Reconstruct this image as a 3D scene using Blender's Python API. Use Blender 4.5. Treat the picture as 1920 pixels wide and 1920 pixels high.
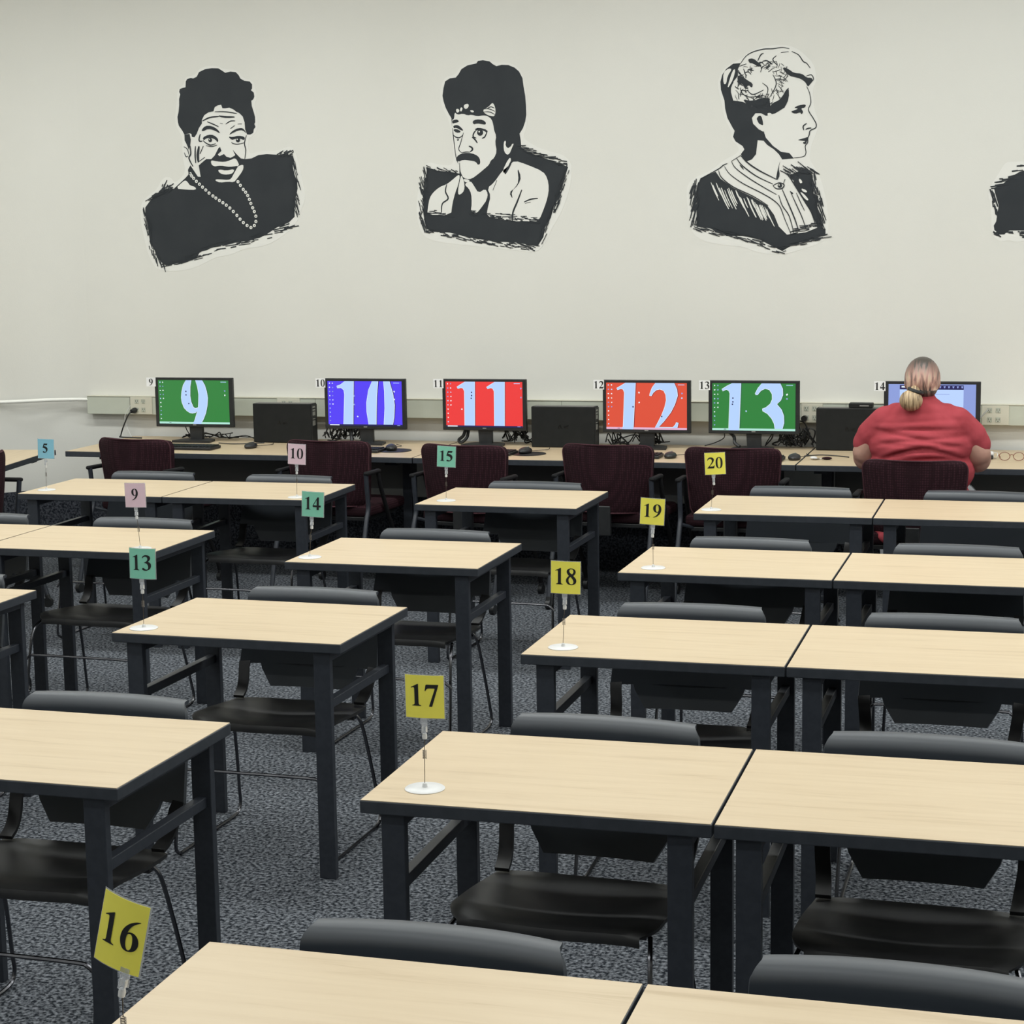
import bpy, bmesh, math, random
from mathutils import Vector, Matrix, geometry
R_ = math.radians
for o in list(bpy.data.objects): bpy.data.objects.remove(o)
S = bpy.context.scene
COL = S.collection
# ------------------------------------------------------------------ camera
PITCH, YAW, ROLL, FPX, CAMZ = 0.1450, 0.2848, -0.0152, 3502.8, 1.930
cy_, sy_ = math.cos(YAW), math.sin(YAW); cp_, sp_ = math.cos(PITCH), math.sin(PITCH)
F_ = Vector((-sy_*cp_, cy_*cp_, -sp_)); Rt = Vector((cy_, sy_, 0)); Up = Rt.cross(F_)
r2 = Rt*math.cos(ROLL) + Up*math.sin(ROLL); u2 = -Rt*math.sin(ROLL) + Up*math.cos(ROLL)
cam_d = bpy.data.cameras.new('camera'); cam = bpy.data.objects.new('camera', cam_d); COL.objects.link(cam)
cam.matrix_world = Matrix(((r2.x, u2.x, -F_.x, 0), (r2.y, u2.y, -F_.y, 0), (r2.z, u2.z, -F_.z, CAMZ), (0, 0, 0, 1)))
cam_d.sensor_width = 36; cam_d.lens = FPX/1920*36; cam_d.clip_end = 60
S.camera = cam
# ------------------------------------------------------------------ world, lights, exposure
w = bpy.data.worlds.new('world'); S.world = w; w.use_nodes = True
w.node_tree.nodes['Background'].inputs[0].default_value = (0.9, 0.95, 1, 1)
w.node_tree.nodes['Background'].inputs[1].default_value = 0.05
S.view_settings.view_transform = 'Standard'; S.view_settings.look = 'None'
S.view_settings.exposure = 0.0; S.view_settings.gamma = 1
try: S.view_settings.use_curve_mapping = False
except Exception: pass
CEIL = 4.1
def area(x, y, z, sx, sy, power, col=(0.965, 1.0, 0.985)):
    d = bpy.data.lights.new('tube_and_fill', 'AREA'); d.shape = 'RECTANGLE'; d.size = sx; d.size_y = sy
    d.energy = power; d.color = col
    o = bpy.data.objects.new('tube_and_fill_light', d); o.location = (x, y, z); COL.objects.link(o); return o
LP = 40
for y, p in ((8.5, 1.12), (6.2, 0.78), (4.0, 0.58), (1.8, 0.46), (-0.8, 0.36), (-3.6, 0.45)):  # last two rows, behind the camera, are added fill for upright faces
    for x in (-6.5, -4.3, -2.1, 0.1, 2.3, 4.3):
        area(x, y, CEIL-0.05, 1.25, 0.30, LP*p)
# ------------------------------------------------------------------ materials
MATS = {}
def srgb(r, g, b):
    f = lambda c: (c/255/12.92) if c/255 <= 0.04045 else ((c/255+0.055)/1.055)**2.4
    return (f(r), f(g), f(b), 1)
def mat(name, col, rough=0.5, metal=0.0, spec=0.5, emit=None, alpha=None, trans=None):
    m = bpy.data.materials.new(name); m.use_nodes = True; MATS[name] = m
    b = m.node_tree.nodes['Principled BSDF']
    b.inputs['Base Color'].default_value = col; b.inputs['Roughness'].default_value = rough
    b.inputs['Metallic'].default_value = metal; b.inputs['Specular IOR Level'].default_value = spec
    if emit:
        b.inputs['Emission Color'].default_value = col; b.inputs['Emission Strength'].default_value = emit
        b.inputs['Base Color'].default_value = (0.01, 0.01, 0.01, 1)
    if trans: b.inputs['Transmission Weight'].default_value = trans
    return m
def nt(m): return m.node_tree, m.node_tree.nodes['Principled BSDF']
def noise_var(m, c1, c2, scale=(1, 1, 1), nscale=10, lo=0.4, hi=0.6, bump=0.0, detail=3, bscale=None, dist=0.001, rough=0.5):
    t, b = nt(m); N = t.nodes; L = t.links
    tc = N.new('ShaderNodeTexCoord'); mp = N.new('ShaderNodeMapping'); mp.inputs['Scale'].default_value = scale
    no = N.new('ShaderNodeTexNoise'); no.inputs['Scale'].default_value = nscale; no.inputs['Detail'].default_value = detail
    no.inputs['Roughness'].default_value = rough
    cr = N.new('ShaderNodeValToRGB'); cr.color_ramp.elements[0].position = lo; cr.color_ramp.elements[1].position = hi
    cr.color_ramp.elements[0].color = c1; cr.color_ramp.elements[1].color = c2
    L.new(tc.outputs['Object'], mp.inputs[0]); L.new(mp.outputs[0], no.inputs['Vector']); L.new(no.outputs[0], cr.inputs[0])
    L.new(cr.outputs[0], b.inputs['Base Color'])
    if bump:
        bp = N.new('ShaderNodeBump'); bp.inputs['Strength'].default_value = bump; bp.inputs['Distance'].default_value = dist
        src = no
        if bscale:
            src = N.new('ShaderNodeTexNoise'); src.inputs['Scale'].default_value = bscale; src.inputs['Detail'].default_value = 2
            L.new(tc.outputs['Object'], src.inputs['Vector'])
        L.new(src.outputs[0], bp.inputs['Height']); L.new(bp.outputs[0], b.inputs['Normal'])
    return m
wall_m = mat('wall_paint', (0.60, 0.585, 0.53, 1), 0.75, spec=0.25)
noise_var(wall_m, (0.650, 0.640, 0.592, 1), (0.672, 0.662, 0.615, 1), nscale=1.2, lo=0.3, hi=0.7, bump=0.25, bscale=140, dist=0.001)
ceil_m = noise_var(mat('ceiling_tile', (0.7, 0.7, 0.66, 1), 0.9), (0.66, 0.66, 0.62, 1), (0.75, 0.75, 0.71, 1), nscale=60)
carpet_m = noise_var(mat('carpet', (0.1, 0.1, 0.12, 1), 0.95, spec=0.1), (0.011, 0.014, 0.019, 1), (0.235, 0.250, 0.275, 1), nscale=82, lo=0.41, hi=0.69, bump=0.35, dist=0.003, detail=3, rough=0.6)
cove_m = noise_var(mat('cove_carpet', (0.03, 0.03, 0.04, 1), 0.95, spec=0.1), (0.010, 0.012, 0.017, 1), (0.075, 0.08, 0.095, 1), nscale=90, lo=0.38, hi=0.65, bump=0.5, dist=0.003, detail=3)
def wood(name, c1, c2, c3):
    m = mat(name, c1, 0.38, spec=0.35); t, b = nt(m); N = t.nodes; L = t.links
    tc = N.new('ShaderNodeTexCoord'); oi = N.new('ShaderNodeObjectInfo')
    mul = N.new('ShaderNodeVectorMath'); mul.operation = 'SCALE'; mul.inputs[0].default_value = (3.1, 7.7, 1.3)
    L.new(oi.outputs['Random'], mul.inputs['Scale'])
    ad = N.new('ShaderNodeVectorMath'); ad.operation = 'ADD'
    L.new(tc.outputs['Object'], ad.inputs[0]); L.new(mul.outputs[0], ad.inputs[1])
    mp = N.new('ShaderNodeMapping'); mp.inputs['Scale'].default_value = (1.0, 14, 1)
    L.new(ad.outputs[0], mp.inputs[0])
    n1 = N.new('ShaderNodeTexNoise'); n1.inputs['Scale'].default_value = 2.2; n1.inputs['Detail'].default_value = 5; n1.inputs['Roughness'].default_value = 0.62
    n1.inputs['Distortion'].default_value = 0.5
    L.new(mp.outputs[0], n1.inputs['Vector'])
    cr = N.new('ShaderNodeValToRGB'); e = cr.color_ramp.elements
    e[0].position = 0.28; e[0].color = c3; e[1].position = 0.62; e[1].color = c1
    k = e.new(0.42); k.color = c2
    L.new(n1.outputs[0], cr.inputs[0]); L.new(cr.outputs[0], b.inputs['Base Color'])
    return m
maple_m = wood('maple_laminate', (0.565, 0.450, 0.300, 1), (0.535, 0.420, 0.275, 1), (0.455, 0.345, 0.215, 1))
edge_m = noise_var(mat('black_edge_band', (0.03, 0.033, 0.04, 1), 0.45), (0.027, 0.032, 0.040, 1), (0.033, 0.038, 0.047, 1), nscale=40)
metal_m = noise_var(mat('charcoal_powder_coat', (0.02, 0.023, 0.03, 1), 0.42), (0.021, 0.025, 0.033, 1), (0.026, 0.030, 0.039, 1), nscale=60, bump=0.1, dist=0.0005)
plas_m = noise_var(mat('charcoal_plastic', (0.05, 0.06, 0.07, 1), 0.46, spec=0.8), (0.017, 0.023, 0.031, 1), (0.019, 0.025, 0.034, 1), nscale=3)
seat_m = noise_var(mat('black_seat_plastic', (0.014, 0.014, 0.015, 1), 0.46, spec=0.4), (0.017, 0.017, 0.018, 1), (0.022, 0.022, 0.022, 1), nscale=20, bump=0.15, bscale=600, dist=0.0003)
rod_m = noise_var(mat('dark_chrome_rod', (0.12, 0.12, 0.13, 1), 0.22, metal=1.0), (0.11, 0.11, 0.12, 1), (0.15, 0.15, 0.16, 1), nscale=10)
chrome_m = mat('bright_chrome', (0.6, 0.6, 0.62, 1), 0.2, metal=1.0)
blackp_m = noise_var(mat('black_plastic', (0.012, 0.013, 0.014, 1), 0.45), (0.011, 0.012, 0.013, 1), (0.015, 0.016, 0.017, 1), nscale=30)
gloss_m = mat('dark_gloss_mark', (0.004, 0.004, 0.004, 1), 0.3)
case_m = noise_var(mat('black_case_metal', (0.016, 0.018, 0.018, 1), 0.6, spec=0.25), (0.008, 0.009, 0.009, 1), (0.010, 0.011, 0.011, 1), nscale=20)
grey_m = mat('grey_port_metal', (0.35, 0.35, 0.33, 1), 0.4, metal=0.5)
beige_m = noise_var(mat('putty_raceway_paint', (0.48, 0.50, 0.42, 1), 0.45), (0.46, 0.48, 0.40, 1), (0.49, 0.51, 0.43, 1), nscale=4)
ivory_m = mat('ivory_plate', (0.58, 0.56, 0.46, 1), 0.4)
slot_m = mat('socket_slot', (0.10, 0.095, 0.08, 1), 0.5)
white_m = mat('white_plastic', (0.62, 0.62, 0.61, 1), 0.35)
pipe_m = mat('white_conduit_paint', (0.80, 0.79, 0.74, 1), 0.35)
clear_m = mat('clear_plastic', (0.9, 0.92, 0.95, 1), 0.12, trans=0.75)
panel_m = mat('modesty_panel_laminate', (0.13, 0.125, 0.115, 1), 0.6)
arm_m = mat('matte_black_plastic', (0.008, 0.008, 0.009, 1), 0.75, spec=0.2)
paper = {k: noise_var(mat(k+'_card', c, 0.35), c, tuple(x*0.95 for x in c[:3])+(1,), nscale=12) for k, c in
         {'yellow': (0.92, 0.84, 0.12, 1), 'green': (0.235, 0.60, 0.445, 1), 'pink': (0.78, 0.57, 0.64, 1), 'blue': (0.26, 0.56, 0.70, 1), 'white': (0.80, 0.80, 0.80, 1)}.items()}
ink_m = mat('black_ink', (0.008, 0.008, 0.009, 1), 0.5)
vinyl_k = noise_var(mat('black_vinyl', (0.03, 0.033, 0.036, 1), 0.6, spec=0.2), (0.026, 0.030, 0.034, 1), (0.030, 0.034, 0.038, 1), nscale=6)
vinyl_w = mat('pale_vinyl', (0.700, 0.692, 0.650, 1), 0.6, spec=0.3)
wire_m = mat('steel_wire', (0.16, 0.14, 0.12, 1), 0.3, metal=1.0)
def fabric(name, c1, c2, sc):
    m = mat(name, c1, 0.9, spec=0.15); t, b = nt(m); N = t.nodes; L = t.links
    tc = N.new('ShaderNodeTexCoord'); v = N.new('ShaderNodeTexVoronoi'); v.inputs['Scale'].default_value = sc; v.inputs['Randomness'].default_value = 0.15
    cr = N.new('ShaderNodeValToRGB'); cr.color_ramp.elements[0].position = 0.2; cr.color_ramp.elements[1].position = 0.5
    cr.color_ramp.elements[0].color = c2; cr.color_ramp.elements[1].color = c1
    L.new(tc.outputs['Object'], v.inputs['Vector']); L.new(v.outputs['Distance'], cr.inputs[0]); L.new(cr.outputs[0], b.inputs['Base Color'])
    bp = N.new('ShaderNodeBump'); bp.inputs['Strength'].default_value = 0.5; bp.inputs['Distance'].default_value = 0.002
    L.new(v.outputs['Distance'], bp.inputs['Height']); L.new(bp.outputs[0], b.inputs['Normal'])
    return m
burg_m = fabric('burgundy_weave', (0.018, 0.0065, 0.009, 1), (0.040, 0.014, 0.020, 1), 85)
pipe_fab = fabric('burgundy_piping', (0.055, 0.022, 0.028, 1), (0.085, 0.038, 0.046, 1), 140)
shirt_m = noise_var(mat('coral_red_jersey', (0.50, 0.085, 0.10, 1), 0.85, spec=0.2), (0.320, 0.044, 0.055, 1), (0.355, 0.053, 0.066, 1), nscale=8, bump=0.3, bscale=25, dist=0.006)
skin_m = noise_var(mat('skin', (0.45, 0.25, 0.19, 1), 0.55), (0.40, 0.215, 0.165, 1), (0.47, 0.27, 0.205, 1), nscale=9)
skin_m.node_tree.nodes['Principled BSDF'].inputs['Subsurface Weight'].default_value = 0.05
trou_m = mat('pale_grey_trousers', (0.33, 0.34, 0.36, 1), 0.85)
def hair_mat(name, cs, xs, zs):
    m = mat(name, cs[0], 0.45); t, b = nt(m); N = t.nodes; L = t.links
    tc = N.new('ShaderNodeTexCoord'); mp = N.new('ShaderNodeMapping'); mp.inputs['Scale'].default_value = (xs, 3, zs)
    n = N.new('ShaderNodeTexNoise'); n.inputs['Scale'].default_value = 1.0; n.inputs['Detail'].default_value = 4; n.inputs['Distortion'].default_value = 0.6
    cr = N.new('ShaderNodeValToRGB'); e = cr.color_ramp.elements
    e[0].position = 0.36; e[0].color = cs[0]; e[1].position = 0.66; e[1].color = cs[-1]
    for i, c in enumerate(cs[1:-1]): k = e.new(0.36+0.30*(i+1)/(len(cs)-1)); k.color = c
    L.new(tc.outputs['Object'], mp.inputs[0]); L.new(mp.outputs[0], n.inputs['Vector']); L.new(n.outputs[0], cr.inputs[0]); L.new(cr.outputs[0], b.inputs['Base Color'])
    bp = N.new('ShaderNodeBump'); bp.inputs['Strength'].default_value = 0.6; bp.inputs['Distance'].default_value = 0.004
    L.new(n.outputs[0], bp.inputs['Height']); L.new(bp.outputs[0], b.inputs['Normal'])
    return m
hair_m = hair_mat('pink_blonde_hair', [(0.15, 0.09, 0.07, 1), (0.46, 0.25, 0.20, 1), (0.66, 0.48, 0.34, 1)], 60, 10)
def add_roots(m):
    t, b = nt(m); N = t.nodes; L = t.links; src = b.inputs['Base Color'].links[0].from_socket; tc = [n for n in N if n.type == 'TEX_COORD'][0]; no = [n for n in N if n.type == 'TEX_NOISE'][0]
    sx = N.new('ShaderNodeSeparateXYZ'); L.new(tc.outputs['Object'], sx.inputs[0])
    a = N.new('ShaderNodeMath'); a.operation = 'MULTIPLY_ADD'; a.inputs[1].default_value = 0.20; L.new(no.outputs[0], a.inputs[0]); L.new(sx.outputs[2], a.inputs[2])
    mr = N.new('ShaderNodeMapRange'); mr.inputs[1].default_value = 1.345; mr.inputs[2].default_value = 1.415; L.new(a.outputs[0], mr.inputs[0])
    m2 = N.new('ShaderNodeMapRange'); m2.inputs[1].default_value = 1.285; m2.inputs[2].default_value = 1.255; L.new(a.outputs[0], m2.inputs[0])
    mx = N.new('ShaderNodeMath'); mx.operation = 'MAXIMUM'; L.new(mr.outputs[0], mx.inputs[0]); L.new(m2.outputs[0], mx.inputs[1])
    mix = N.new('ShaderNodeMix'); mix.data_type = 'RGBA'; L.new(mx.outputs[0], mix.inputs[0]); L.new(src, mix.inputs[6]); mix.inputs[7].default_value = (0.060, 0.050, 0.042, 1)
    L.new(mix.outputs[2], b.inputs['Base Color'])
add_roots(hair_m)
root_m = hair_mat('brown_root_hair', [(0.045, 0.038, 0.032, 1), (0.10, 0.08, 0.065, 1), (0.22, 0.14, 0.11, 1)], 70, 10)
pony_m = hair_mat('blonde_hair', [(0.17, 0.11, 0.065, 1), (0.42, 0.30, 0.17, 1), (0.62, 0.47, 0.30, 1)], 110, 12)
def emis(name, c, s=1.0): return mat(name, c, 0.3, emit=s)
SC = {'green': emis('screen_green', srgb(44, 128, 58)), 'blue': emis('screen_blue', srgb(84, 62, 246)), 'red': emis('screen_red', srgb(238, 58, 58)),
      'orange': emis('screen_orange', srgb(222, 80, 56)), 'pale': emis('screen_pale_blue', srgb(182, 212, 255)), 'white': emis('screen_white', srgb(240, 250, 255)),
      'navy': emis('screen_navy', srgb(28, 28, 84)), 'lilac': emis('screen_lilac', srgb(140, 158, 218)), 'doc': emis('screen_document', srgb(186, 212, 255)),
      'task': emis('screen_taskbar', srgb(176, 228, 214)), 'taskp': emis('screen_taskbar_pink', srgb(226, 180, 208)), 'dgreen': emis('screen_shadow_green', srgb(20, 84, 66)), 'dred': emis('screen_shadow_red', srgb(120, 30, 60))}
# ------------------------------------------------------------------ mesh helpers
class MB:
    def __init__(s): s.bm = bmesh.new(); s.mats = []; s.M = Matrix.Identity(4)
    def mi(s, m):
        if m not in s.mats: s.mats.append(m)
        return s.mats.index(m)
    def _fin(s, geom_v, faces, m, smooth):
        i = s.mi(m)
        for f in faces: f.material_index = i; f.smooth = smooth
        if s.M != Matrix.Identity(4): bmesh.ops.transform(s.bm, matrix=s.M, verts=geom_v)
    def box(s, c, d, m, bev=0.0, rot=None, seg=2):
        r = bmesh.ops.create_cube(s.bm, size=1); vs = r['verts']
        bmesh.ops.scale(s.bm, vec=d, verts=vs)
        fs = list({f for v in vs for f in v.link_faces})
        if bev:
            es = list({e for v in vs for e in v.link_edges})
            b = bmesh.ops.bevel(s.bm, geom=es, offset=bev, segments=seg, profile=0.5, affect='EDGES')
            vs = list({v for f in b['faces'] for v in f.verts} | {v for v in vs if v.is_valid})
            fs = list({f for v in vs for f in v.link_faces})
        M = Matrix.Translation(c)
        if rot is not None: M = M @ rot
        bmesh.ops.transform(s.bm, matrix=M, verts=vs)
        s._fin(vs, fs, m, False); return s
    def tube(s, pts, r, m, seg=8, cap=True, rs=None):
        pts = [Vector(p) for p in pts]; n = len(pts); rings = []; prev = None
        for i, p in enumerate(pts):
            t = (pts[min(i+1, n-1)]-pts[max(i-1, 0)]).normalized()
            if prev is None:
                a = Vector((0, 0, 1)) if abs(t.z) < 0.9 else Vector((1, 0, 0))
                u = t.cross(a).normalized()
            else:
                u = (prev - t*prev.dot(t)); u = u.normalized() if u.length > 1e-6 else t.orthogonal().normalized()
            prev = u; v = t.cross(u); rr = rs[i] if rs else r
            rings.append([s.bm.verts.new(p+(u*math.cos(a)+v*math.sin(a))*rr) for a in [2*math.pi*k/seg for k in range(seg)]])
        fs = []
        for i in range(n-1):
            for k in range(seg):
                fs.append(s.bm.faces.new((rings[i][k], rings[i][(k+1) % seg], rings[i+1][(k+1) % seg], rings[i+1][k])))
        if cap: fs.append(s.bm.faces.new(rings[0][::-1])); fs.append(s.bm.faces.new(rings[-1]))
        s._fin([v for q in rings for v in q], fs, m, True); return s
    def lathe(s, c, prof, m, seg=32, smooth=True):
        c = Vector(c); rings = []; fs = []
        for r, z in prof:
            rings.append([s.bm.verts.new(c+Vector((max(r, 1e-4)*math.cos(2*math.pi*k/seg), max(r, 1e-4)*math.sin(2*math.pi*k/seg), z))) for k in range(seg)])
        for i in range(len(prof)-1):
            for k in range(seg): fs.append(s.bm.faces.new((rings[i][k], rings[i][(k+1) % seg], rings[i+1][(k+1) % seg], rings[i+1][k])))
        fs.append(s.bm.faces.new(rings[0][::-1])); fs.append(s.bm.faces.new(rings[-1]))
        s._fin([v for q in rings for v in q], fs, m, smooth); return s
    def ell(s, c, r, m, rot=None, seg=20):
        q = bmesh.ops.create_uvsphere(s.bm, u_segments=seg, v_segments=seg//2, radius=1); vs = q['verts']
        M = Matrix.Translation(c) @ (rot.to_4x4() if rot is not None else Matrix.Identity(4)) @ Matrix.Diagonal((r[0], r[1], r[2], 1))
        bmesh.ops.transform(s.bm, matrix=M, verts=vs)
        s._fin(vs, list({f for v in vs for f in v.link_faces}), m, True); return s
    def quad(s, vs, m):
        vv = [s.bm.verts.new(v) for v in vs]; s._fin(vv, [s.bm.faces.new(vv)], m, False); return s
    def poly(s, loops, m, fn, flip=False):
        # loops: list of 2D loops (outer first, then holes); fn maps (a, b) -> 3D point
        L3 = [[Vector((a, b, 0)) for a, b in lp] for lp in loops]
        tri = geometry.tessellate_polygon(L3); flat = [q for lp in loops for q in lp]
        vv = [s.bm.verts.new(fn(*q)) for q in flat]; fs = []
        for t in tri:
            if len(set(t)) < 3: continue
            try: fs.append(s.bm.faces.new([vv[i] for i in t]))
            except ValueError: pass
        if fs:
            ref = Vector((0, -1, 0)) if not flip else Vector((0, 0, 1))
            for f in fs:
                f.normal_update()
                if f.normal.dot(ref) < 0: f.normal_flip()
        s._fin(vv, fs, m, False); return s
    def grid(s, P, m, thick=0.0, smooth=True):
        # P[i][j] -> points; thick>0: solid along -normal
        vs = [[s.bm.verts.new(p) for p in row] for row in P]; fs = []
        for i in range(len(P)-1):
            for j in range(len(P[0])-1): fs.append(s.bm.faces.new((vs[i][j], vs[i+1][j], vs[i+1][j+1], vs[i][j+1])))
        allv = [v for r in vs for v in r]
        if thick:
            for f in fs: f.normal_update()
            for v in allv: v.normal_update()
            vb = [[s.bm.verts.new(v.co - v.normal*thick) for v in r] for r in vs]
            n, k = len(P), len(P[0])
            for i in range(n-1):
                for j in range(k-1): fs.append(s.bm.faces.new((vb[i][j+1], vb[i+1][j+1], vb[i+1][j], vb[i][j])))
            for i in range(n-1):
                fs.append(s.bm.faces.new((vs[i+1][0], vs[i][0], vb[i][0], vb[i+1][0])))
                fs.append(s.bm.faces.new((vs[i][-1], vs[i+1][-1], vb[i+1][-1], vb[i][-1])))
            for j in range(k-1):
                fs.append(s.bm.faces.new((vs[0][j], vs[0][j+1], vb[0][j+1], vb[0][j])))
                fs.append(s.bm.faces.new((vs[-1][j+1], vs[-1][j], vb[-1][j], vb[-1][j+1])))
            allv += [v for r in vb for v in r]
        s._fin(allv, fs, m, smooth); return s
    def build(s, name, parent=None, loc=(0, 0, 0), autosmooth=True):
        bmesh.ops.recalc_face_normals(s.bm, faces=[f for f in s.bm.faces]) if autosmooth == 'recalc' else None
        me = bpy.data.meshes.new(name); s.bm.to_mesh(me); s.bm.free()
        for m in s.mats: me.materials.append(m)
        o = bpy.data.objects.new(name, me); COL.objects.link(o); o.location = loc
        if autosmooth is not False: sharp(me)
        if parent: o.parent = parent
        return o
def sharp(me, ang=40):
    bm = bmesh.new(); bm.from_mesh(me)
    for e in bm.edges:
        if len(e.link_faces) == 2 and e.calc_face_angle(0) > R_(ang): e.smooth = False
    bm.to_mesh(me); bm.free()
def chaikin(pts, n=2):
    for _ in range(n):
        out = []; N = len(pts)
        for i in range(N):
            a, b = pts[i], pts[(i+1) % N]
            if a == b: out.append(a); continue
            out.append((a[0]*.75+b[0]*.25, a[1]*.75+b[1]*.25)); out.append((a[0]*.25+b[0]*.75, a[1]*.25+b[1]*.75))
        pts = out
    res = []
    for p in pts:
        if not res or (abs(p[0]-res[-1][0])+abs(p[1]-res[-1][1])) > 1e-9: res.append(p)
    return res
def spline(pts, n=6):
    P = [Vector(p) for p in pts]; P = [P[0]]+P+[P[-1]]; out = []
    for i in range(1, len(P)-2):
        for k in range(n):
            t = k/n; a, b, c, d = P[i-1], P[i], P[i+1], P[i+2]
            out.append(0.5*((2*b)+(-a+c)*t+(2*a-5*b+4*c-d)*t*t+(-a+3*b-3*c+d)*t**3))
    out.append(P[-2]); return out
def empty(name, loc=(0, 0, 0), rz=0.0):
    o = bpy.data.objects.new(name, None); COL.objects.link(o); o.location = loc; o.rotation_euler = (0, 0, rz); o.empty_display_size = 0.1; return o
def tag(o, label=None, cat=None, group=None, kind=None):
    if label: o['label'] = label
    if cat: o['category'] = cat
    if group: o['group'] = group
    if kind: o['kind'] = kind
    return o
def copy_tree(o, parent=None):
    c = o.copy(); COL.objects.link(c); c.parent = parent
    for ch in list(o.children): copy_tree(ch, c)
    return c
# ------------------------------------------------------------------ digits (bold serif)
def D2(s):
    out = []
    for t in s.split():
        d = t.endswith('!'); t = t.rstrip('!'); x, y = t.split(','); out.append((float(x), float(y)))
        if d: out.append((float(x), float(y)))
    return out
def ellp(cx, cy, rx, ry, n=36, p=2.3):
    r = []
    for k in range(n):
        a = 2*math.pi*k/n; c, s_ = math.cos(a), math.sin(a)
        r.append((cx+rx*math.copysign(abs(c)**(2/p), c), cy+ry*math.copysign(abs(s_)**(2/p), s_)))
    return r
G = {}
G['0'] = [ellp(250, 338, 215, 352), ellp(250, 338, 92, 318)]
G['1'] = [chaikin(D2('100,0! 400,0! 400,20! 345,32 318,60 315,110 315,690! 295,690! 70,580! 78,560! 120,575 160,580 180,560 184,500 184,110 180,55 150,28 100,20!'))]
G['2'] = [chaikin(D2('25,490! 55,590 130,675 240,692 350,675 430,600 440,500 400,400 330,300 160,120! 340,120! 400,130 440,170 455,200! 475,195! 435,0! 20,0! 20,15! 200,220 280,340 315,440 305,530 250,590 170,595 100,560 45,485!'))]
G['3'] = [chaikin(D2('40,560! 80,640 160,685 250,692 350,670 415,600 415,520 370,440 300,390 380,370 440,300 450,200 420,100 340,25 220,-12 110,0 50,30 35,70 60,110 110,115 160,80 220,40 290,50 320,110 320,190 290,270 220,330 140,345! 140,362! 220,390 280,450 295,530 265,600 190,625 110,600 60,550!'))]
G['4'] = [D2('290,690 370,690 370,250 470,250 470,150 370,150 370,0 245,0 245,150 25,150 25,240'), D2('245,250 245,540 70,250')]
G['5'] = [chaikin(D2('120,676! 430,676! 385,560! 170,560! 145,490! 260,465 360,420 430,330 430,200 370,80 260,5 130,-12 50,10 30,50 50,95 100,105 160,75 230,50 290,90 310,170 280,260 200,320 100,350 20,355!'))]
G['6'] = [chaikin(D2('440,690! 330,670 190,590 80,460 30,300 45,140 120,20 240,-12 370,20 450,120 460,240 420,350 330,420 230,420 185,395! 230,510 310,600 440,675!')), chaikin(D2('240,385 182,360 165,250 175,120 215,40 260,20 305,60 325,160 315,300 285,370'))]
G['7'] = [chaikin(D2('60,676! 460,676! 460,650! 250,-12! 150,-12! 350,560! 170,560 100,550 60,500 45,470! 22,478!'))]
G['8'] = [chaikin(D2('250,692 140,675 60,600 60,500 110,420 160,375 80,310 30,220 35,110 110,20 240,-14 370,10 455,90 465,200 415,300 330,370 400,430 440,520 425,610 350,675')), chaikin(D2('250,665 185,640 165,580 190,510 280,430 335,500 345,580 310,645')), chaikin(D2('215,345 150,270 130,180 160,80 240,20 320,40 350,110 330,190 270,280'))]
G['9'] = [[(500-x, 678-y) for x, y in lp] for lp in G['6']]
def number(mb, text, cx, cz, h, m, fn):
    # text centred on (cx, cz), digit height h; fn maps (a, b)
    s = h/690; wd = 500*s*len(text); x = cx-wd/2
    for ch in text:
        mb.poly([[(x+a*s, cz-h/2+b*s) for a, b in lp] for lp in G[ch]], m, fn); x += 500*s
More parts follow.
